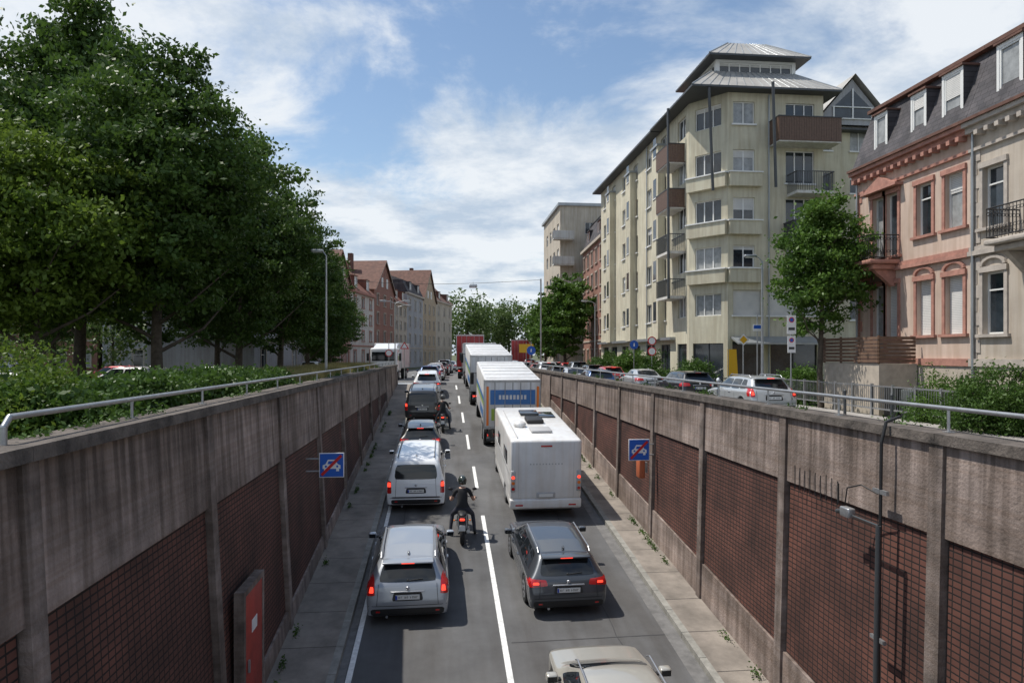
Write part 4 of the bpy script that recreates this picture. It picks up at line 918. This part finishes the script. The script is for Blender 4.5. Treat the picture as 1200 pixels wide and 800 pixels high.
truck('articulated_lorry',2.45,63,redt,12.5,4.1,False,P_['red'],False,-3); truck('articulated_lorry',10.6,94,redt,12,4.3,False,P_['red'],False,-8); truck('box_truck',-4.6,68,wtk,5,3.3,False,stripes=False,yaw=175)
# ------------------------------------------------------------------ motorcycle and rider
mblk=paint('moto_black',(.02,.02,.022),.2); redm=paint('moto_red',(.35,.02,.02))
def motorcycle(x,y,z,rx,yaw,lean=0,brake=True,body=redm):
    mb=MB()
    for a,r_ in((.33,.07),(1.75,.06)): mb.torus((0,a,.31),.25,r_,rubber,'x'); mb.torus((0,a,.31),.19,.02,steel_dk,'x',20,5); mb.cyl((-.06,a,.31),(.06,a,.31),.05,steel_dk,n=10)
    for a in(.33,1.75):
        for t in range(5): mb.cyl((0,a,.31),(0,a+math.cos(t*1.257)*.19,.31+math.sin(t*1.257)*.19),.012,steel_dk,n=5)
    mb.tube([(.0,.95,.75),(0,.5,.80),(0,.1,.88)],[.13,.12,.05],mblk,10); mb.ell((0,.72,.84),(.15,.32,.07),black,14); mb.ell((0,.28,.90),(.12,.22,.06),black,12)
    mb.ell((0,1.12,.88),(.17,.28,.15),body,16); mb.rbox(-.17,.17,.75,1.30,.30,.62,.08,steel_dk,3)
    for s in(-1,1):
        mb.cyl((s*.09,1.75,.31),(s*.09,1.48,.95),.028,steel,n=8); mb.cyl((s*.10,.33,.31),(s*.12,.9,.42),.03,steel_dk,n=8); mb.cyl((s*.12,.40,.42),(s*.11,.55,.78),.025,steel,n=8)
        mb.tube([(0,1.42,1.0),(s*.15,1.42,1.06),(s*.38,1.30,1.06)],.014,steel_dk,8); mb.cyl((s*.30,1.33,1.06),(s*.42,1.27,1.06),.02,black,n=8)
        mb.cyl((s*.24,1.37,1.06),(s*.34,1.42,1.26),.007,black,n=5); mb.ell((s*.36,1.42,1.29),(.075,.02,.045),black,10)
        mb.cyl((s*.12,.08,.80),(s*.20,.05,.80),.012,black,n=6); mb.ell((s*.22,.05,.80),(.03,.03,.025),orange,8)
    mb.tube([(.12,1.2,.32),(.15,.8,.30),(.17,.15,.44)],[.03,.035,.055],steel,10)
    mb.ell((0,1.62,.98),(.13,.10,.12),headl,12); mb.hexa([(-.14,1.5,1.05),(.14,1.5,1.05),(.14,1.6,1.05),(-.14,1.6,1.05)],[(-.10,1.42,1.3),(.10,1.42,1.3),(.10,1.43,1.3),(-.10,1.43,1.3)],carglass)
    mb.hexa([(-.06,.02,.55),(.06,.02,.55),(.06,.06,.55),(-.06,.06,.55)],[(-.07,.10,.84),(.07,.10,.84),(.07,.14,.84),(-.07,.14,.84)],black)
    mb.box(-.09,.09,-.0,.012,.50,.66,platem); mb.rbox(-.07,.07,.03,.08,.78,.84,.015,redon if brake else redl,2)
    mb.ell((0,.33,.58),(.08,.22,.05),mblk,10); mb.ell((0,1.75,.60),(.07,.24,.04),body,10)
    return mb.build('motorcycle',(x,y,z),(rx,lean,yaw))
skin=M('skin',(.42,.24,.17),.55,var=0,bump=0); shirt=M('black_shirt',(.02,.02,.022),.9,var=0,bump=0); trous=M('dark_trousers',(.035,.038,.055),.9,var=0,bump=0); helm=M('helmet_paint',(.03,.04,.03),.25,var=0,bump=0,coat=1); boot=M('boots',(.02,.018,.016),.7,var=0,bump=0)
def rider(x,y,z,rx,yaw,shirt_m=shirt,helm_m=helm):
    V=[];E=[];Rr=[]
    def v(p,r): V.append(p);Rr.append(r);return len(V)-1
    pel=v((0,.70,.93),(.17,.14)); wa=v((0,.74,1.10),(.15,.115)); ch=v((0,.82,1.32),(.185,.13)); ne0=v((0,.87,1.46),(.10,.08)); ne=v((0,.90,1.53),(.055,.055)); E+=[(pel,wa),(wa,ch),(ch,ne0),(ne0,ne)]
    for s in(-1,1):
        sh=v((s*.19,.86,1.41),(.075,.07)); um=v((s*.265,.89,1.25),(.056,.056)); el=v((s*.325,.95,1.10),(.044,.044)); fm=v((s*.345,1.09,1.08),(.04,.04)); wr=v((s*.36,1.22,1.075),(.028,.028)); hd=v((s*.365,1.285,1.08),(.032,.020))
        E+=[(ne0,sh),(sh,um),(um,el),(el,fm),(fm,wr),(wr,hd)]
        hp=v((s*.13,.74,.88),(.115,.11)); th=v((s*.22,.92,.76),(.09,.09)); kn=v((s*.30,1.10,.62),(.064,.064)); ca=v((s*.335,1.03,.38),(.058,.058)); an=v((s*.36,.97,.13),(.042,.042)); ft=v((s*.37,1.03,.055),(.045,.045)); to=v((s*.385,1.17,.045),(.042,.035))
        E+=[(pel,hp),(hp,th),(th,kn),(kn,ca),(ca,an),(an,ft),(ft,to)]
    me=bpy.data.meshes.new('r'); me.from_pydata(V,E,[]); ob=bpy.data.objects.new('r',me); bpy.context.scene.collection.objects.link(ob)
    ob.modifiers.new('k','SKIN'); sv=me.skin_vertices[0].data
    for i,r in enumerate(Rr): sv[i].radius=r
    sv[0].use_root=True
    m=ob.modifiers.new('s','SUBSURF'); m.levels=2
    ev=ob.evaluated_get(bpy.context.evaluated_depsgraph_get()); em=ev.to_mesh()
    W=[q.co.copy() for q in em.vertices]; F=[list(p.vertices) for p in em.polygons]; ev.to_mesh_clear(); bpy.data.objects.remove(ob)
    mb=MB(); gr={}
    for f in F:
        c=sum((W[i] for i in f),Vector())/len(f)
        if c.z<.16: k=boot
        elif c.z<.98 and abs(c.x)<.40 and not(c.y>1.15 and c.z>.95): k=trous
        elif c.z>1.5 and abs(c.x)<.1: k=skin
        elif (abs(c.x)>.25 and c.z<1.24): k=skin
        else: k=shirt_m
        gr.setdefault(k,[]).append(f)
    for k,fs in gr.items(): mb.add(W,fs,k,True)
    for s in(-1,1):
        for i in range(4):
            L0=(.9,1,.95,.8)[i]; bx=s*(.335+.02*i); by=1.30-.008*i
            mb.tube([(bx,by,1.092),(bx,by+.035*L0,1.088),(bx,by+.042*L0,1.058),(bx,by+.018,1.042)],[.0095,.009,.008,.007],skin,6)
        mb.tube([(s*.325,1.26,1.075),(s*.308,1.29,1.055),(s*.315,1.315,1.045)],[.011,.010,.008],skin,6)
    mb.ell((0,.95,1.66),(.078,.095,.115),skin,16); mb.ell((0,1.052,1.655),(.014,.016,.02),skin,8)
    for s in(-1,1): mb.ell((s*.032,1.035,1.675),(.013,.010,.008),black,8)
    mb.ell((0,1.035,1.615),(.024,.010,.007),redl,8)
    mb.ell((0,.93,1.70),(.135,.16,.145),helm_m,20,zmin=-.55); mb.ell((0,.955,1.69),(.126,.148,.09),carglass,18)
    mb.rbox(-.11,.11,.83,.98,1.585,1.66,.03,helm_m,2)
    return mb.build('motorcyclist',(x,y,z),(rx,0,yaw))
sl=SL
motorcycle(.52,19.3,zr(19.3)+.003,sl,R(-2)); rider(.52,19.3,zr(19.3)+.003,sl,R(-2))
motorcycle(-.05,34.3,zr(34.3)+.003,sl,0,body=mblk); rider(-.05,34.3,zr(34.3)+.003,sl,0,helm_m=M('helmet_grey',(.08,.08,.08),.3,var=0,bump=0))
for i in range(4): motorcycle(14.2,27.0+i*1.0,.12,0,R(70),.08,False,mblk)
# ------------------------------------------------------------------ signs
bluesign=M('sign_blue',(.015,.11,.50),.4,var=0,bump=0); whites=M('sign_white',(.78,.78,.78),.4,var=0,bump=0); reds=M('sign_red',(.55,.02,.02),.4,var=0,bump=0); yellows=M('sign_yellow',(.75,.42,.02),.4,var=0,bump=0)
def carsign(x,y,z,s=.62,arm=0):
    mb=MB(); h=s/2
    mb.rbox(x-h,x+h,y,y+.02,z-h,z+h,.008,whites,2); mb.box(x-h+.02,x+h-.02,y-.004,y-.001,z-h+.02,z+h-.02,bluesign)
    k=s/.62; f=lambda pts,d:[(x+a*k,y-d,z+b*k) for a,b in pts]
    mb.poly(f([(-.22,-.09),(-.22,.0),(-.15,.03),(-.09,.14),(.09,.14),(.15,.03),(.22,0),(.22,-.09)],.008),whites)
    mb.poly(f([(-.075,.105),(.075,.105),(.10,.03),(-.10,.03)],.010),bluesign)
    for s2 in(-1,1): mb.box(x+s2*.15*k-.035,x+s2*.15*k+.035,y-.011,y-.006,z-.15*k,z-.09*k,whites); mb.cyl((x+s2*.14*k,y-.013,z-.03*k),(x+s2*.14*k,y-.0085,z-.03*k),.028*k,bluesign,n=12)
    mb.poly(f([(-.27,-.22),(-.22,-.27),(.27,.22),(.22,.27)],.016),reds)
    mb.cyl((x,y+.05,z+h*.5),(x+arm,y+.05,z+h*.5),.02,steel,n=8); mb.cyl((x,y+.05,z-h*.5),(x+arm,y+.05,z-h*.5),.02,steel,n=8); mb.box(x-.04,x+.04,y+.02,y+.06,z-h*.7,z+h*.7,steel)
    mb.build('traffic_sign')
carsign(-2.72,17.0,-.40,.60,-.62); carsign(5.6,19.2,-.45,.62,.45)
def post_sign(x,y,h,shape,zb=0,name='traffic_sign'):
    mb=MB(); mb.cyl((x,y,zb),(x,y,h+.1),.03,steel,n=8)
    for (t,z,s) in shape:
        if t=='round': mb.cyl((x,y-.05,z),(x,y-.035,z),s,reds,n=20); mb.cyl((x,y-.056,z),(x,y-.051,z),s*.76,whites,n=20)
        if t=='blue': mb.cyl((x,y-.05,z),(x,y-.035,z),s,bluesign,n=20); mb.poly([(x-.05,y-.055,z-.12),(x+.05,y-.055,z-.12),(x+.05,y-.055,z+.05),(x,y-.055,z+.16),(x-.05,y-.055,z+.05)],whites)
        if t=='tri': mb.poly([(x-s,y-.05,z-s*.6),(x+s,y-.05,z-s*.6),(x,y-.05,z+s)],reds); mb.poly([(x-s*.65,y-.054,z-s*.4),(x+s*.65,y-.054,z-s*.4),(x,y-.054,z+s*.62)],whites)
        if t=='rect': mb.box(x-s,x+s,y-.05,y-.036,z-s*.7,z+s*.7,whites); mb.box(x-s*.85,x+s*.85,y-.055,y-.051,z-s*.2,z+s*.5,bluesign)
        if t=='tall': mb.box(x-s*.5,x+s*.5,y-.05,y-.036,z-s,z+s,whites); mb.cyl((x,y-.055,z+s*.5),(x,y-.051,z+s*.5),s*.3,reds,n=14); mb.cyl((x,y-.058,z+s*.5),(x,y-.0555,z+s*.5),s*.2,bluesign,n=14); mb.box(x-s*.35,x+s*.35,y-.055,y-.051,z-s*.6,z-s*.3,steel_dk)
        if t=='yel': mb.box(x-s,x+s,y-.05,y-.036,z-s*.6,z+s*.6,yellows)
        if t=='dia': mb.poly([(x-s,y-.05,z),(x,y-.05,z-s),(x+s,y-.05,z),(x,y-.05,z+s)],whites); mb.poly([(x-s*.7,y-.054,z),(x,y-.054,z-s*.7),(x+s*.7,y-.054,z),(x,y-.054,z+s*.7)],yellows)
    mb.build(name)
post_sign(14.0,26.4,3.9,[('tall',3.5,.38),('tall',2.7,.34)],.12); post_sign(14.3,31.5,3.2,[('dia',3.0,.28)],.12); post_sign(14.1,29.6,4.0,[('rect',3.5,.22)],.12)
post_sign(14.0,45.0,3.4,[('round',3.2,.30),('round',2.5,.30)],.12); post_sign(13.9,49,3.3,[('blue',3.0,.32)],.12); post_sign(6.9,57,3.2,[('yel',2.8,.6)]); post_sign(-3.4,60,3.4,[('tri',3.0,.4)]); post_sign(-4.5,57,3.4,[('round',2.4,.3)],); post_sign(6.8,53,3.2,[('blue',2.6,.35)])
def lamp(x,y,h,arms,zb=0,r=.07):
    mb=MB(); mb.cyl((x,y,zb),(x,y,h),r,steel,r*.6,10); mb.cyl((x,y,zb),(x,y,zb+.9),r*1.4,steel,n=10)
    for a in arms:
        mb.tube([(x,y,h-.02),(x+a*.35,y,h+.16),(x+a,y,h+.22)],.028,steel,8); mb.rbox(x+a*1.0-.28,x+a*1.0+.28,y-.11,y+.11,h+.15,h+.27,.04,steel,3); mb.box(x+a*1.0-.2,x+a*1.0+.2,y-.08,y+.08,h+.135,h+.149,whites)
    mb.build('street_lamp')
lamp(-5.45,32.5,6.9,(-.4,)); lamp(13.95,28.8,6.4,(-.55,),.12); lamp(-4.1,58.5,6.6,(-1,1),r=.06); lamp(-5,76,7.5,(1.2,),r=.06); lamp(13.9,62,7,(-1,),.12)
mb=MB(); P=[(-14+t*24/14,70,10.0-.55*math.sin(math.pi*t/14)) for t in range(15)]; mb.tube(P,.02,black,5); mb.rbox(2.6,3.4,69.9,70.1,9.1,9.45,.05,steel,2); mb.cyl((3,70,9.4),(3,70,9.72),.01,black,n=5); mb.cyl((10,70,0),(10,70,10.1),.08,steel,n=8); mb.build('overhead_wire')
mb=MB(); dr=M('door_red',(.40,.05,.035),.5,var=.2,scale=4,bump=.05)
mb.rbox(-3.20,-3.13,11.2,12.2,-3.62,-1.55,.01,dr,2); mb.box(-3.28,-3.12,11.1,11.195,-3.62,-1.45,conc_post); mb.box(-3.28,-3.12,12.205,12.3,-3.62,-1.45,conc_post); mb.box(-3.28,-3.122,11.195,12.205,-1.548,-1.452,conc_post)
mb.box(-3.127,-3.12,11.55,11.85,-2.25,-2.05,whites); mb.box(-3.12,-3.09,11.3,11.34,-2.8,-2.6,steel); mb.build('service_door')
mb=MB(); mb.rbox(5.72,5.9,19.6,19.95,-1.35,-.75,.03,M('box_orange',(.45,.12,.05),.5,var=.1),2); mb.box(5.9,6.0,19.7,19.85,-1.2,-.9,steel); mb.build('emergency_call_box')
mb=MB(); mb.tube([(6.2,8.75,1.45),(6.0,8.75,1.38),(5.93,8.75,1.1),(5.86,8.75,-3.9)],.022,black,8); mb.cyl((5.80,8.62,.0),(5.72,8.62,-4.2),.035,steel_dk,n=10)
mb.cyl((5.80,8.62,.0),(5.80,9.3,.0),.018,steel_dk,n=8); mb.rbox(5.73,5.85,9.2,9.42,-.04,.10,.02,steel,2); mb.cyl((5.78,9.35,.04),(5.78,9.55,-.01),.035,steel_dk,n=10)
mb.tube([(5.88,8.75,.4),(5.8,9.0,.48),(5.78,9.3,.38),(5.78,9.35,.15)],.010,black,6); mb.cyl((5.95,9.8,.35),(5.95,9.8,.05),.012,black,n=6); mb.box(5.9,5.94,8.6,8.9,.4,.46,steel); mb.box(5.86,5.9,8.6,8.9,-1.6,-1.55,steel)
mb.build('wall_camera')
mb=MB()
for i in range(9): mb.cyl((6.03,9.95+i*.16,.35+.02*(i%3)),(6.03,9.95+i*.16,-.02-.03*(i%2)),.008,black,n=5)  # thin black rods modelled for the small vertical stains on the wall
mb.build('wall_stain_spikes')
mb=MB()
for i in range(11): yy=18.5+i*1.15; mb.box(15.28,15.36,yy,yy+.08,.1,1.25,steel)
mb.box(15.29,15.33,18.5,30,1.15,1.2,steel); mb.box(15.29,15.33,18.5,30,.35,.4,steel)
for i in range(100): yy=18.5+i*.115; mb.box(15.305,15.32,yy,yy+.015,.4,1.15,steel)
mb.build('garden_fence')
mb=MB(); mb.rbox(15.6,15.85,22.2,22.9,.0,1.15,.03,black,2); mb.rbox(15.6,16.2,21.4,22.0,0,1.1,.04,M('bin_grey',(.08,.09,.09),.5,var=0),2); mb.build('waste_bin')
for i,(x,y) in enumerate(((13.9,20),(13.9,22.5),(13.9,34),(13.9,36))):
    mb=MB(); mb.cyl((x,y,.1),(x,y,1.0),.05,steel_dk,n=10); mb.ell((x,y,1.02),(.06,.06,.05),steel_dk,10); mb.build('bollard')
mb=MB(); mb.cyl((17,39.5,.1),(17,39.5,2.6),.03,steel,n=6); mb.hexa([(16.95,39.48,1.0),(17.6,39.48,1.0),(17.6,39.5,1.0),(16.95,39.5,1.0)],[(16.95,39.48,2.6),(17.5,39.48,2.6),(17.5,39.5,2.6),(16.95,39.5,2.6)],yellows); mb.build('advertising_flag')
# ------------------------------------------------------------------ light & sky
S=Vector((-.50,.16,1)).normalized(); el=math.asin(S.z); az=math.atan2(S.x,S.y)
w=bpy.data.worlds.new('World'); bpy.context.scene.world=w; w.use_nodes=True; nt=w.node_tree; N=nt.nodes; Lk=nt.links; N.clear()
out=N.new('ShaderNodeOutputWorld'); bg=N.new('ShaderNodeBackground'); bg.inputs['Strength'].default_value=.135
sky=N.new('ShaderNodeTexSky'); sky.sky_type='NISHITA'; sky.sun_disc=False; sky.sun_elevation=el; sky.sun_rotation=az; sky.air_density=1.2; sky.dust_density=.4; sky.ozone_density=1.6
Lk.new(sky.outputs[0],bg.inputs['Color'])
tc=N.new('ShaderNodeTexCoord'); sp=N.new('ShaderNodeSeparateXYZ'); Lk.new(tc.outputs['Generated'],sp.inputs[0])
def math_(op,a,b=None):
    n=N.new('ShaderNodeMath'); n.operation=op
    for i,q in enumerate((a,b)):
        if q is None: continue
        if isinstance(q,(int,float)): n.inputs[i].default_value=q
        else: Lk.new(q,n.inputs[i])
    return n.outputs[0]
zz=math_('MAXIMUM',math_('ADD',sp.outputs['Z'],.16),.05)
cb=N.new('ShaderNodeCombineXYZ'); Lk.new(math_('DIVIDE',sp.outputs['X'],zz),cb.inputs[0]); Lk.new(math_('DIVIDE',sp.outputs['Y'],zz),cb.inputs[1]); cb.inputs[2].default_value=3.7
n1=N.new('ShaderNodeTexNoise'); n1.inputs['Scale'].default_value=1.25; n1.inputs['Detail'].default_value=12; n1.inputs['Roughness'].default_value=.62; n1.inputs['Distortion'].default_value=.3
Lk.new(cb.outputs[0],n1.inputs['Vector'])
zc=N.new('ShaderNodeMapRange'); zc.inputs['From Min'].default_value=.24; zc.inputs['From Max'].default_value=.46; zc.inputs['To Min'].default_value=.20; zc.inputs['To Max'].default_value=.0
Lk.new(sp.outputs['Z'],zc.inputs['Value'])
s_=math_('ADD',n1.outputs['Fac'],zc.outputs[0])
mr=N.new('ShaderNodeMapRange'); mr.interpolation_type='SMOOTHSTEP'; mr.inputs['From Min'].default_value=.46; mr.inputs['From Max'].default_value=.64; Lk.new(s_,mr.inputs['Value'])
n2=N.new('ShaderNodeTexNoise'); n2.inputs['Scale'].default_value=2.4; n2.inputs['Detail'].default_value=9; n2.inputs['Roughness'].default_value=.6; Lk.new(cb.outputs[0],n2.inputs['Vector'])
cr=N.new('ShaderNodeValToRGB'); cr.color_ramp.elements[0].position=.38; cr.color_ramp.elements[1].position=.56; cr.color_ramp.elements[0].color=(.52,.62,.75,1); cr.color_ramp.elements[1].color=(.88,.92,.96,1); Lk.new(n2.outputs['Fac'],cr.inputs['Fac'])
bg2=N.new('ShaderNodeBackground'); bg2.inputs['Strength'].default_value=1.0; Lk.new(cr.outputs['Color'],bg2.inputs['Color'])
mx=N.new('ShaderNodeMixShader'); Lk.new(math_('MULTIPLY',mr.outputs[0],.93),mx.inputs[0]); Lk.new(bg.outputs[0],mx.inputs[1]); Lk.new(bg2.outputs[0],mx.inputs[2]); Lk.new(mx.outputs[0],out.inputs['Surface'])
sd=bpy.data.lights.new('sun','SUN'); sd.energy=4.9; sd.angle=R(.5); sd.color=(1,.95,.87); so=bpy.data.objects.new('sun',sd); bpy.context.scene.collection.objects.link(so)
so.rotation_euler=S.to_track_quat('Z','Y').to_euler()
cd=bpy.data.cameras.new('camera'); cam=bpy.data.objects.new('camera',cd); bpy.context.scene.collection.objects.link(cam)
cam.location=(0,0,CZ); cam.rotation_euler=(R(90),0,-math.atan(.1)); cd.lens=24; cd.sensor_width=36; cd.shift_y=.0125; cd.clip_end=4000; cd.clip_start=.1
bpy.context.scene.camera=cam
sc=bpy.context.scene; sc.view_settings.view_transform='Standard'; sc.view_settings.look='None'; sc.view_settings.exposure=0
